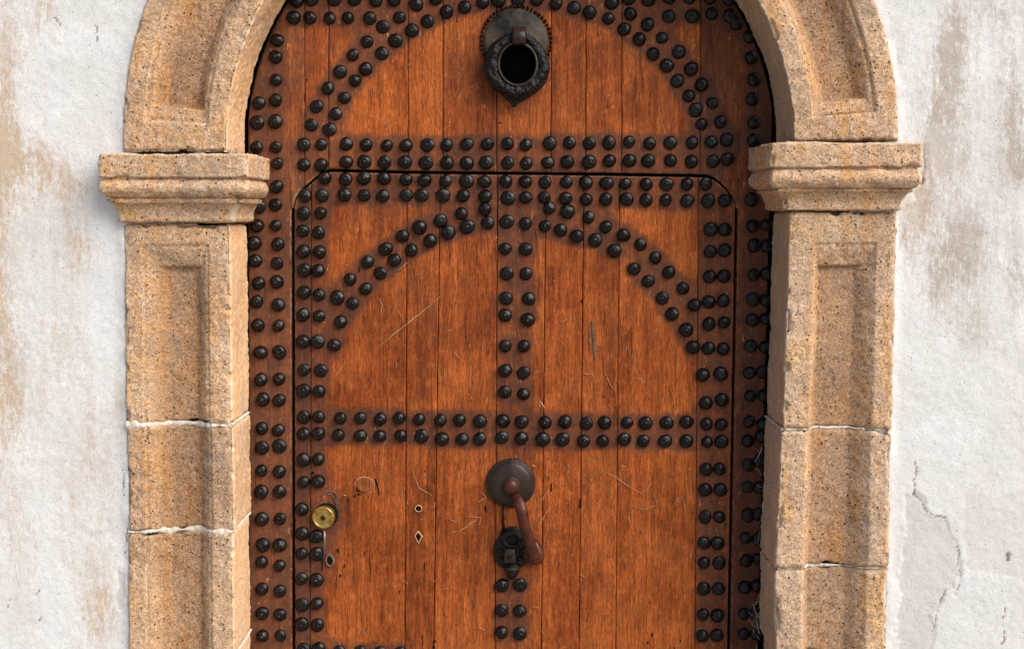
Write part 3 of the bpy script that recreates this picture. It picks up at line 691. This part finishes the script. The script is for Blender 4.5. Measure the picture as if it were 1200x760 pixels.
# ---- nails
def lathe(prof_rz, seg=16, mat=None, name='nail', jitter=0.0, sx=1.0):
    """profile (radius, height); axis along -Y (out of the door)"""
    co = []; 
    for i, (r_, h) in enumerate(prof_rz):
        for s in range(seg):
            an = 2*math.pi*s/seg; rr = r_*(1+jitter*math.sin(an*2+i*.3+jitter*90))
            co.append((rr*math.cos(an)*sx, -h, rr*math.sin(an)))
    n = len(prof_rz); f = []
    for i in range(n-1):
        for s in range(seg):
            t = (s+1) % seg; f.append((i*seg+s, i*seg+t, (i+1)*seg+t, (i+1)*seg+s))
    co.append((0, -prof_rz[-1][1]-.0002, 0)); c = len(co)-1
    for s in range(seg): f.append(((n-1)*seg+s, (n-1)*seg+(s+1) % seg, c))
    return mesh_from(name, co, f, mat)
nmesh = []
for q_ in range(14):
    r0 = .0201*(1+.05*math.sin(q_*1.9)); h0 = .0130*(1+.20*math.cos(q_*2.3))
    pr = [(r0, -.003), (r0, .0010)]+[(r0*math.cos(a), .001+h0*math.sin(a)**1.1) for a in np.radians([12, 25, 40, 56, 72])]
    pr += [(r0*.25, h0*1.02), (r0*.20, h0*1.16), (r0*.11, h0*1.26), (r0*.04, h0*1.30)]
    nm = lathe(pr, 22, nail_mat, 'nail', .012+.003*(q_ % 5)); vc = np.array([v.co[:] for v in nm.vertices])
    dn = np.stack([fbm(vc*70+q_*9, 2, 30+k_) for k_ in range(3)], 1)*.0022; dn[:22] = 0
    vc += dn; nm.vertices.foreach_set('co', vc.ravel()); nm.update(); nmesh.append(nm)
nl = nw = 0
for i, (a, b) in enumerate(NAILS):
    w = in_wicket((a, b)); root, bs = (wicket, wk_base) if w else (leaf, leaf_base)
    x, z = P(a, b, -.004)
    o = obj('nail', nmesh[random.randrange(14)], root, (x-bs[0], -.001, z-bs[2]))
    sc = random.uniform(.93, 1.05); o.scale = (sc, sc*random.uniform(.85, 1.2), sc*random.uniform(.96, 1.04))
    o.rotation_euler = (R(random.uniform(-11, 11)), random.uniform(0, 6.28), R(random.uniform(-11, 11)))
    if w: nw += 1
    else: nl += 1
print('nails', nl, nw)

# ---- little wear marks on the door
def ribbon(lines, name, root, bs, mat, wpx=1.2, y=-.0022, label=None, kind='stuff'):
    co = []; f = []
    for ln in lines:
        w = (ln[0] if isinstance(ln[0], (int, float)) else wpx)*(.0021 if mat is pale_wood else .0025); pts = ln[1:] if isinstance(ln[0], (int, float)) else ln
        dense = []
        for (x1, y1), (x2, y2) in zip(pts[:-1], pts[1:]):
            n = max(2, int(math.hypot(x2-x1, y2-y1)/3))
            for k in range(n): dense.append((x1+(x2-x1)*k/n, y1+(y2-y1)*k/n))
        dense.append(pts[-1]); n = len(dense); st = len(co)
        for k, p in enumerate(dense):
            q_ = dense[min(k+1, n-1)]; p0 = dense[max(k-1, 0)]; dx, dy = q_[0]-p0[0], q_[1]-p0[1]; L = math.hypot(dx, dy) or 1
            jx = random.uniform(-.35, .35); ww = w*(.35+.65*math.sin(math.pi*(k+.5)/n))*random.uniform(.6, 1.2)
            X_, Z_ = P(p[0]+jx, p[1]+jx, 0); nx_, nz_ = dy/L, dx/L
            co += [(X_-nx_*ww/2, y+.0012, Z_-nz_*ww/2), (X_, y, Z_), (X_+nx_*ww/2, y+.0012, Z_+nz_*ww/2)]
        for k in range(n-1):
            b0 = st+3*k; f += [(b0, b0+1, b0+4, b0+3), (b0+1, b0+2, b0+5, b0+4)]
    co = np.array(co)-np.array(bs)
    o = obj(name, mesh_from(name, co, f, mat), root)
    if kind: o['kind'] = kind
    return o
def cr(ox, oy, s, pts, w=None):
    r = [(ox+a/s, oy+b/s) for a, b in pts]; return ([w]+r) if w else r
SCR = [[1.3, (440, 409), (462, 391), (480, 377), (500, 361), (518, 346)],
  cr(480, 520, 5.4545, [(315,560),(370,522),(430,480)], 1.5), cr(480, 520, 5.4545, [(375,460),(430,468),(458,470)], .9), cr(480, 520, 5.4545, [(455,470),(445,522)], .8),
  cr(480, 520, 5.4545, [(250,472),(295,500)], .9), cr(480, 520, 5.4545, [(255,572),(300,555)], .9), cr(480, 520, 5.4545, [(810,525),(850,475),(890,415)], 1.4), cr(480, 520, 5.4545, [(820,415),(850,350),(900,270)], .8),
  cr(480, 520, 5.4545, [(20,180),(60,280),(140,325)], .9), cr(480, 520, 5.4545, [(150,410),(165,375)], 1.1), cr(480, 520, 5.4545, [(465,310),(485,340),(440,370)], 1.3), cr(480, 520, 5.4545, [(780,130),(800,145)], 1.6),
  cr(700, 520, 5.4545, [(40,200),(55,180),(120,215),(210,275),(290,322)], .9), cr(700, 520, 5.4545, [(345,225),(310,310),(265,430)], 1.0), cr(700, 520, 5.4545, [(340,290),(372,345),(378,388),(300,418),(230,395)], .9),
  cr(700, 520, 5.4545, [(475,405),(510,350),(540,330)], .9), cr(700, 520, 5.4545, [(490,395),(535,345)], .6), cr(700, 520, 5.4545, [(540,330),(558,380),(558,430)], .9), cr(700, 520, 5.4545, [(205,430),(200,470),(207,505)], 1.3), cr(700, 520, 5.4545, [(278,170),(280,210)], .8),
  cr(700, 520, 5.4545, [(155,142),(185,142)], .9), cr(700, 390, 5.4545, [(45,190),(48,250),(80,330),(120,380)], .9), cr(700, 390, 5.4545, [(262,290),(285,290),(280,320)], 1.4), cr(700, 390, 5.4545, [(320,385),(330,400)], 1.1),
  cr(700, 390, 5.4545, [(5,385),(35,345)], .8), cr(700, 390, 5.4545, [(210,100),(205,140)], .8), cr(700, 390, 5.4545, [(465,345),(488,420)], .8), cr(700, 390, 5.4545, [(515,400),(510,450)], .9),
  cr(280, 260, 5.845, [(960,520),(980,570),(972,630)], 1.1), cr(280, 260, 5.845, [(1092,520),(1075,580),(1040,650)], .7), cr(280, 260, 5.845, [(1090,600),(1130,680)], .6), cr(280, 260, 5.845, [(1090,330),(1165,270)], 1.1),
  cr(280, 260, 5.845, [(612,290),(600,340)], .9), cr(280, 260, 5.845, [(735,290),(745,298)], 1.8), cr(280, 390, 5.845, [(730,190),(640,330)], .7), cr(280, 390, 5.845, [(1080,200),(1075,235)], 1.1),
  cr(480, 390, 5.4545, [(825,468),(835,435),(862,478)], 1.7), cr(480, 390, 5.4545, [(795,265),(822,240)], 1.2), cr(480, 390, 5.4545, [(868,235),(882,230)], 1.3), cr(480, 390, 5.4545, [(228,230),(218,290)], .9),
  cr(480, 390, 5.4545, [(1105,250),(1130,262),(1165,258),(1178,290)], 1.2), cr(480, 390, 5.4545, [(500,405),(485,440)], .8), cr(480, 390, 5.4545, [(385,70),(380,90)], 1.2), cr(480, 390, 5.4545, [(975,60),(982,80)], 1.1), cr(480, 390, 5.4545, [(285,120),(320,165)], .7),
  cr(480, 260, 5.4545, [(295,475),(265,530)], .8), cr(480, 260, 5.4545, [(285,355),(297,360)], 1.6), cr(480, 260, 5.4545, [(252,630),(248,645)], 1.5), cr(480, 260, 5.4545, [(1010,620),(965,640)], 1.0), cr(480, 260, 5.4545, [(825,545),(828,570)], 1.2), cr(480, 260, 5.4545, [(240,700),(270,680)], .9),
  cr(480, 640, 5.4545, [(150,225),(178,208)], .9), cr(480, 640, 5.4545, [(200,270),(290,262)], .6), cr(480, 640, 5.4545, [(378,330),(375,350)], 1.3), cr(480, 640, 5.4545, [(765,395),(790,380),(830,392)], .9), cr(480, 640, 5.4545, [(425,60),(428,68)], 1.8), cr(480, 640, 5.4545, [(440,515),(480,530)], .7), cr(480, 640, 5.4545, [(852,628),(862,630)], 1.8),
  cr(700, 640, 5.4545, [(370,265),(382,265)], 1.4), cr(280, 520, 6, [(1160,300),(1100,450)], .7), cr(280, 520, 6, [(735,355),(752,362)], 1.3), cr(280, 640, 6, [(700,650),(705,690)], .9), cr(280, 640, 6, [(880,560),(870,620)], .7)]
for _ in range(70):          # faint small nicks, thicker round the handle and the middle
    a = random.gauss(600, 120); b = random.choice([random.gauss(590, 60), random.uniform(260, 740)]); 
    if a < 400 or a > 810 or np.min(np.hypot(NA[:, 0]-a, NA[:, 1]-b)) < 12: continue
    an = random.gauss(1.45, .5); L = random.uniform(2, 9); SCR.append([random.uniform(.4, .8), (a, b), (a+L*math.cos(an), b+L*math.sin(an))])
ribbon(SCR, 'scratch_marks', wicket, wk_base, pale_wood)
S2 = []
for _ in range(46):
    a = random.uniform(400, 800); b = random.uniform(20, 150)
    if np.hypot(a-604, b-172) > 205 or np.hypot(a-605, b-65) < 52: continue
    an = random.gauss(1.5, .5); L = random.uniform(2, 8); S2.append([random.uniform(.4, .9), (a, b), (a+L*math.cos(an), b+L*math.sin(an))])
S2 += [cr(480, 0, 5.4545, [(325,590),(310,640)], 1.1), cr(480, 0, 5.4545, [(440,525),(395,560)], .6), cr(700, 0, 5.4545, [(640,370),(655,380)], 1.6), cr(700, 0, 5.4545, [(170,290),(290,400)], .5)]
ribbon(S2, 'scratch_marks', leaf, leaf_base, pale_wood)
# worm holes and splits
HOL = [cr(480, 640, 5.4545, [(160,595),(161,612)], 3.2), cr(480, 640, 5.4545, [(155,632),(156,652)], 3.0), cr(480, 640, 5.4545, [(95,100),(94,150)], 1.6), cr(480, 640, 5.4545, [(84,560),(84,630)], 1.4),
  cr(280, 640, 6, [(690,10),(702,45)], 2.2), cr(280, 640, 6, [(715,195),(712,215)], 2.4), cr(280, 640, 6, [(745,120),(742,150)], 1.6), cr(280, 640, 6, [(925,10),(920,60),(925,250)], 1.1), cr(280, 640, 6, [(880,30),(882,70)], 1.1), cr(280, 640, 6, [(1130,310),(1130,330)], 1.6),
  cr(280, 520, 6, [(815,355),(812,372)], 2.4), cr(280, 520, 6, [(768,385),(768,398)], 2.2), cr(280, 520, 6, [(510,205),(530,200)], 4.0), cr(480, 520, 5.4545, [(487,390),(488,435)], 2.2), cr(480, 520, 5.4545, [(905,250),(905,300)], 1.8), cr(480, 520, 5.4545, [(888,200),(890,230)], 1.3), cr(480, 520, 5.4545, [(98,165),(100,178)], 1.8), cr(480, 520, 5.4545, [(1088,350),(1087,410)], 1.7),
  cr(700, 640, 5.4545, [(350,550),(352,572)], 2.0), cr(700, 640, 5.4545, [(322,600),(322,620)], 2.2), cr(700, 640, 5.4545, [(530,590),(532,610)], 1.3), cr(700, 640, 5.4545, [(490,640),(494,655)], 1.5), cr(700, 390, 5.4545, [(35,400),(42,408)], 2.6), cr(480, 260, 5.4545, [(1100,500),(1106,516)], 2.2),
  cr(280, 0, 5.845, [(450,640),(455,700)], 1.4), cr(280, 0, 5.845, [(465,540),(470,555)], 3.0), cr(480, 130, 5.4545, [(580,75),(583,82)], 2.8), cr(480, 130, 5.4545, [(165,520),(168,528)], 2.6), cr(280, 260, 5.845, [(825,310),(822,345)], 1.6), cr(480, 0, 5.4545, [(295,95),(303,125),(300,150)], 1.6)]
wh = [h for h in HOL if in_wicket(h[1])]; lh = [h for h in HOL if not in_wicket(h[1])]
ribbon(wh, 'worm_holes', wicket, wk_base, void_mat, y=-.0019); ribbon(lh, 'worm_holes', leaf, leaf_base, void_mat, y=-.0019)
o = ribbon([cr(480, 260, 5.4545, [(1165,640),(1168,700)], 2.2), [3.2, (694, 376), (696, 400), (697, 420)], [1.6, (690, 380), (691, 410)]], 'splinter', wicket, wk_base, grey_wood, y=-.0021, kind=None)

# ---- generic solids for ironwork (local frame: x right, y out of the door is negative, z up), metres from photo px on the door
K = .0025
def tube(name, pts, rad, mat, root, bs, seg=12, flat=1.0, caps=True):
    """pts world; rad list"""
    pts = [Vector(p) for p in pts]; n = len(pts); co = []; f = []
    for i, p in enumerate(pts):
        d = (pts[min(i+1, n-1)]-pts[max(i-1, 0)]).normalized()
        a = d.cross(Vector((0, 1, 0))); 
        if a.length < .2: a = d.cross(Vector((1, 0, 0)))
        a.normalize(); b = d.cross(a)
        for s in range(seg):
            an = 2*math.pi*s/seg; co.append(tuple(p+a*math.cos(an)*rad[i]+b*math.sin(an)*rad[i]*flat-Vector(bs)))
    for i in range(n-1):
        for s in range(seg):
            t = (s+1) % seg; f.append((i*seg+s, i*seg+t, (i+1)*seg+t, (i+1)*seg+s))
    if caps: f.append(tuple(range(seg))[::-1]); f.append(tuple((n-1)*seg+s for s in range(seg)))
    return obj(name, mesh_from(name, co, f, mat), root)
def catm(pts, n=8):
    out = []; m = len(pts)
    for i in range(m-1):
        p0, p1, p2, p3 = [np.array(pts[min(max(j, 0), m-1)], float) for j in (i-1, i, i+1, i+2)]
        for k in range(n):
            t = k/n; out.append(.5*((2*p1)+(-p0+p2)*t+(2*p0-5*p1+4*p2-p3)*t*t+(-p0+3*p1-3*p2+p3)*t**3))
    out.append(np.array(pts[-1], float)); return out
def W3(px_, py_, y): x, z = P(px_, py_, y); return (x, y, z)
def outline_plate(name, poly, y_front, y_back, mat, root, bs, bulge=.004, rings=6, hole=None, bev=.12, rough=.0):
    """polygon outline (px) raised as a bulging plate between y_back and y_front; hole: polygon of the same count"""
    po = np.array([P(a, b, y_front) for a, b in poly]); n = len(po)
    c = np.array([P(*hole[i], y_front) for i in range(n)]) if hole is not None else np.repeat([po.mean(0)], n, 0)
    rows = [(0.0, y_back), (0.0, y_front+.30*abs(y_back-y_front)), (bev*.35, y_front+.10*abs(y_back-y_front)), (bev, y_front)]
    for k in range(1, rings+1):
        s = bev+(1-bev)*k/rings
        rows.append((s, y_front-bulge*math.sin(math.pi*s if hole is not None else math.pi/2*s)))
    if hole is not None: rows.append((1.0, y_back))
    co = []; 
    for s, yy in rows:
        if hole is None: s = min(s, .995)
        for i in range(n):
            p = po[i]+(c[i]-po[i])*s; co.append((p[0], yy, p[1]))
    co = np.array(co); ry_ = co.copy(); ry_[:, 1] = 0; k_ = np.arange(len(co))//n
    co[:, 1] += np.where((k_ > 0) & (k_ < len(rows)-(hole is not None)), rough*fbm(ry_*140, 3, 90), 0)
    co = co-np.array(bs); f = grid_faces(n, len(rows), closed=True)
    N = normals(co, f)
    if N[4*n+1][1] > 0: f = grid_faces(n, len(rows), closed=True, flip=True)
    return obj(name, mesh_from(name, co, f, mat), root)

# ---- upper ring knocker on the big leaf
def circ(cx, cy, rx, ry, n=48, a0=-90): return [(cx+rx*math.cos(R(a0+360*i/n)), cy+ry*math.sin(R(a0+360*i/n))) for i in range(n)]
kx, kz = P(605, 48, 0)
pl = []
for i in range(64):
    an = R(-90+360*i/64); r_ = 38.5
    pl.append((605+r_*math.cos(an), 48+r_*math.sin(an)))
bp = outline_plate('knocker', circ(605, 48, 37.5, 38.5, 64), -.012, .001, plate_iron, leaf, leaf_base, .012, 8, bev=.05)
# dark lower apron of the plate, ending in a point
apron = [(571, 60), (567, 74), (568.5, 86), (576, 99), (588, 111), (596, 119), (603, 125.5), (609, 120), (622, 113), (634, 104), (641, 95), (644, 82), (643, 66), (636, 54), (605, 44), (578, 50)]
ap = outline_plate('apron_plate', apron, -.010, .001, black_iron, bp, leaf_base, .002, 4, bev=.06)
for i in range(44):
    an = R(-205+ 310*i/43-10)
    if i in (11, 27): pass
    bx_, bz_ = P(605+41.0*math.cos(an), 48+41.0*math.sin(an), -.006)
    me = lathe([(.0052, -.004), (.0052, .004), (.0040, .0075), (.0018, .009)], 8, black_iron, 'bead') if i == 0 else me
    b_ = obj('bead', me, bp, (bx_-leaf_base[0], -.002, bz_-leaf_base[2])); b_.scale = (random.uniform(.8, 1.15), 1, random.uniform(.8, 1.15)); b_.rotation_euler = (0, random.random()*6, 0)
# broad flat ring, slightly egg shaped
n = 96; ro = []; hi = []
for i in range(n):
    an = R(-90+360*i/n); s = math.sin(an)
    rx, ry = 38.6, (38.5 if s < 0 else 38.5)
    rr = 1+.018*math.sin(5*an+1)+.012*math.sin(9*an)
    ox_, oy_ = 605.5+rx*rr*math.cos(an)*(1-.10*max(0, -s)**2-.03*max(0, s)), 76+ry*rr*s
    ro.append((ox_, oy_)); hi.append((606.8+21.5*math.cos(an), 75+24*s))
ring = outline_plate('ring', ro, -.040, -.022, black_iron, bp, leaf_base, .007, 10, hole=hi, bev=.14, rough=.0065)
outline_plate('ring_lip', circ(606.8, 75, 23.8, 26.2, 48), -.0475, -.040, plate_iron, bp, leaf_base, .0016, 3, hole=circ(606.8, 75, 21.2, 23.6, 48), bev=.3)
# chased beads round the ring
cm = lathe([(.0030, -.003), (.0028, .001), (.0014, .0022)], 7, black_iron, 'chased_bead')
for i in range(46):
    an = R(360*i/46+3); b0 = P(605.5+35.2*math.cos(an), 76+35.0*math.sin(an), -.042)
    if 250 < (360*i/46+3) < 290: continue
    q_ = obj('chased_bead', cm, bp, (b0[0]-leaf_base[0], -.0405, b0[1]-leaf_base[2])); q_.scale = (random.uniform(.7, 1.3),)*3
unlit_disc = outline_plate('unlit_ring_disc', circ(606.8, 76, 27, 29, 40), -.032, -.008, unlit_black, bp, leaf_base, .0, 4, bev=.1)  # near-black face: unlit depth inside the ring put into the colour
# strap over the ring
st = []
sp = catm([(608.5, 31, -.014), (608.5, 33, -.034), (608.3, 37, -.052), (608.3, 44, -.057), (608.2, 51, -.052), (608.2, 54, -.036), (608.2, 55, -.018)], 5)
cs = []; fs = []
for i, p in enumerate(sp):
    w_ = 8.0 + .6*math.sin(i)*.3
    for sx_, off in ((-1, 0), (-.8, -.003), (.8, -.003), (1, 0)):
        q3 = W3(p[0]+sx_*w_, p[1], p[2]); cs.append((q3[0], q3[1]+off, q3[2]))
fs = grid_faces(4, len(sp)); cs = np.array(cs)-np.array(leaf_base)
if normals(cs, fs)[len(sp)//2*4+1][1] > 0: fs = grid_faces(4, len(sp), flip=True)
strap = mesh_from('strap', cs, fs, brown_iron); so = obj('strap', strap, bp); md = so.modifiers.new('thick', 'SOLIDIFY'); md.thickness = .003; md.offset = -1

# ---- lower knocker on the wicket
dx_, dz_ = P(598.5, 566.5, -.01)
pr = [(.0725, -.002), (.0735, .002), (.0725, .006), (.070, .0085), (.066, .0085), (.0645, .0095)]+[(.0645*math.cos(a)**.9, .0095+.016*math.sin(a)) for a in np.radians([10, 20, 32, 44, 56, 68])]
kn = obj('knocker', lathe(pr, 48, brown_iron, 'knocker'), wicket, (dx_-wk_base[0], -.001, dz_-wk_base[2]))
loc = np.array(kn.location)
kb = tuple(np.array(wk_base)+loc)          # parts of the knocker live in its own frame
bx_, bz_ = P(598.8, 570, -.03)
bm_ = lathe([(.0290, -.004), (.0295, .001), (.027, .003)], 28, brown_iron, 'boss_collar'); obj('boss_collar', bm_, kn, (bx_-kb[0], -.022, bz_-kb[2]))
bm_ = lathe([(.0215, -.006), (.0225, .002)]+[(.0228*math.cos(a), .004+.017*math.sin(a)) for a in np.radians([5, 18, 32, 46, 60, 74, 84])], 28, red_iron, 'boss'); obj('boss', bm_, kn, (bx_-kb[0], -.024, bz_-kb[2]))
# lever (swings from the boss) with its spatulate foot
path = catm([W3(603, 581, -.030), W3(608, 588, -.050), W3(611.5, 598, -.060), W3(614, 612, -.060), W3(618.5, 628, -.055), W3(623, 642, -.046), W3(626, 652, -.034)], 6)
nn = len(path); rad = list(np.interp(np.linspace(0, 1, nn), [0, .12, .3, .6, .8, 1], [.012, .016, .0175, .0165, .0165, .019]))
tube('lever', path, rad, red_iron, kn, kb, 16, .8)
foot = [(619, 636), (628, 634), (634, 640), (638, 648), (637.5, 656), (632, 661.5), (624, 662), (618, 659), (613, 653), (613, 643)]
outline_plate('lever_foot', [tuple(p[:2]) for p in catm(foot+[foot[0]], 4)[:-1]], -.026, .000, red_iron, kn, kb, .012, 6, bev=.10)
# black striker: back plate, two rings, square nut and drop
bpoly = [(589, 620), (600, 617.5), (611, 620), (616, 632), (619, 645), (617, 657), (609.5, 665), (591, 665.5), (582, 659), (578.5, 648), (579.5, 638), (584.5, 629)]
outline_plate('striker_plate', [tuple(p[:2]) for p in catm(bpoly+[bpoly[0]], 4)[:-1]], -.010, .000, black_iron, kn, kb, .006, 5, bev=.10)
tip = [(592, 663), (601, 660), (609, 664), (608, 671), (604.5, 677), (600.5, 679.5), (596, 677), (593, 671)]
outline_plate('striker_drop', [tuple(p[:2]) for p in catm(tip+[tip[0]], 4)[:-1]], -.016, .000, black_iron, kn, kb, .010, 5, bev=.10)
outline_plate('striker_eye', circ(600, 631, 13.5, 10, 28), -.026, -.006, black_iron, kn, kb, .005, 4, hole=circ(600.5, 633, 7, 5, 28), bev=.2)
nutp = [(591, 645.5), (593, 643.5), (601, 643), (604, 645), (604.5, 657), (602.5, 660.5), (592.5, 660.5), (589.8, 658)]
outline_plate('square_nut', [tuple(p[:2]) for p in catm(nutp+[nutp[0]], 2)[:-1]], -.036, -.008, brown_iron, kn, kb, .002, 4, bev=.18)
x_, z_ = P(597.3, 652, -.036); obj('nut_pin', lathe([(.0075, -.006), (.0070, .002), (.004, .0045)], 14, black_iron, 'nut_pin'), kn, (x_-kb[0], -.037, z_-kb[2]))
tube('collar_band', [W3(591, 666, -.022), W3(600, 667, -.032), W3(609, 666, -.022)], [.0045]*3, brown_iron, kn, kb, 8)
tube('pin', [W3(589.5, 592, -.010), W3(589.5, 606, -.012), W3(590, 623, -.012)], [.0036, .0038, .0045], black_iron, kn, kb, 8)
for i, (a, b, r_) in enumerate([(608, 638, .007), (611, 646, .0075), (609, 654, .007), (589, 635, .006), (586, 645, .0075), (606, 629, .006), (587, 655, .006)]):
    x_, z_ = P(a, b, -.014); obj('chased_lump', lathe([(r_, -.006), (r_*.9, .004), (r_*.5, .009)], 9, black_iron, 'chased_lump'), kn, (x_-kb[0], -.014, z_-kb[2]))

# ---- brass cylinder lock, its steel rod, key holes, plugged lock hole
lx, lz = P(379.5, 606, -.02)
lk = obj('brass_lock', lathe([(.0325, -.012), (.0335, .008), (.0325, .0115), (.0295, .0125), (.0275, .0110), (.0265, .0095), (.0180, .0100), (.0100, .0108)], 36, brass, 'brass_lock'), wicket, (lx-wk_base[0]-.001, -.010, lz-wk_base[2]))
lk.rotation_euler = (R(3), 0, R(-7))
obj('lock_backplate', lathe([(.0345, -.004), (.0350, .001), (.033, .003)], 32, void_mat, 'lock_backplate'), wicket, (lx-wk_base[0]+.005, -.004, lz-wk_base[2]+.004))
obj('keyway', lathe([(.0085, -.002), (.0080, .0012), (.0055, .0014)], 16, brass_dark, 'keyway'), lk, (0, -.0108, 0))
obj('key_pin', lathe([(.0032, -.001), (.0026, .0016)], 6, void_mat, 'key_pin'), lk, (0, -.0124, 0))
lb = wk_base
tube('steel_rod', [W3(380, 621, -.006), W3(380.5, 634, -.006), W3(379.5, 648, -.005)], [.0032, .0032, .0028], steel, wicket, lb, 8)
tube('steel_rod', [W3(378, 650, -.004), W3(377.8, 668, -.004)], [.0022, .0014], void_mat, wicket, lb, 6)
def escutcheon(cx, cy, poly, hole, mat=pale_wood):
    o = outline_plate('escutcheon', poly, -.0040, .002, mat, wicket, wk_base, .0004, 2, hole=hole, bev=.3)
    outline_plate('key_hole', [(cx+(a-cx)*1.06, cy+(b-cy)*1.06) for a, b in hole], -.0022, .002, void_mat, wicket, wk_base, .0, 2)
escutcheon(490.3, 595.8, circ(490.3, 595.8, 4.6, 4.3, 20), circ(490.3, 595.6, 3.3, 3.2, 20))
dm = [(490, 621.5), (493, 625), (495.5, 628), (493.5, 631.5), (492, 634.5), (490.8, 637.5), (488.5, 634.5), (487, 631), (484.8, 627.5), (487.3, 624.5)]
escutcheon(490, 628.5, dm, [(490+(a-490)*.66, 628.5+(b-628.5)*.70) for a, b in dm])
dm = [(386, 649), (389, 652), (391, 656), (390, 661), (386.5, 664), (383, 661), (381.5, 656), (383, 652)]
escutcheon(386.3, 656, [(386.3+(a-386.3)*1.25, 656+(b-656)*1.15) for a, b in dm], [(386.3+(a-386.3)*.75, 656+(b-656)*.78) for a, b in dm], grey_wood)
outline_plate('wooden_plug', circ(427.5, 568, 10.5, 8.5, 28), -.0030, .002, wood_dark, wicket, wk_base, -.001, 4, bev=.1)
ribbon([[1.5]+circ(427.5, 568, 11.6, 9.6, 24, 160)[:20]], 'plug_ring', wicket, wk_base, pale_wood, y=-.0032, kind=None)
ribbon([cr(280, 520, 6, [(850,335),(835,325),(822,290)], 2.0), cr(280, 520, 6, [(960,240),(975,300),(985,360)], 2.2), cr(280, 520, 6, [(830,350),(855,352)], 3.2)], 'plug_crack', wicket, wk_base, void_mat, y=-.0030, kind=None)
ribbon([[2.4, (378, 580), (384, 574), (392, 576), (398, 584)], [2, (382, 577), (389, 579), (394, 588), (396, 597)], [1.6, (393, 580), (398, 592)]], 'worn_patch', wicket, wk_base, grey_wood, y=-.0026, kind=None)

# ---- cobweb strands in the dusty slot beside the right pilaster
wb = W3(892, 760, -.01)
web = []
for i in range(24):
    b = random.choice([random.uniform(520, 760), random.uniform(380, 760), random.gauss(735, 18)])
    xr_ = lin([(250, 901), (500, 893), (760, 888)], b)
    a0 = xr_-random.uniform(1, 13); a1 = xr_+random.uniform(-1, 3); L = random.uniform(-18, 18)
    pts = [W3(a0, b, -.010-random.random()*.01), W3((a0+a1)/2+random.uniform(-2, 2), b+L*.5, -.014), W3(a1, b+L, -.02-random.random()*.03)]
    web.append((catm(pts, 4), random.choice([.0005, .0007, .0011])))
co = []; f = []
for pts, r_ in web:
    st_ = len(co)
    for i, p in enumerate(pts):
        rr = r_*random.uniform(.6, 1.5)
        for s in range(4): co.append((p[0]+rr*math.cos(s*1.57)-wb[0], p[1]+rr*math.sin(s*1.57)-wb[1], p[2]+rr*.3*math.cos(s*1.57)-wb[2]))
    for i in range(len(pts)-1):
        for s in range(4): f.append((st_+i*4+s, st_+i*4+(s+1) % 4, st_+(i+1)*4+(s+1) % 4, st_+(i+1)*4+s))
cw = obj('cobweb', mesh_from('cobweb', co, f, web_mat), None, wb); cw['label'] = 'pale dusty cobweb strands in the gap between studded door and right pilaster'; cw['category'] = 'cobweb'; cw['kind'] = 'stuff'
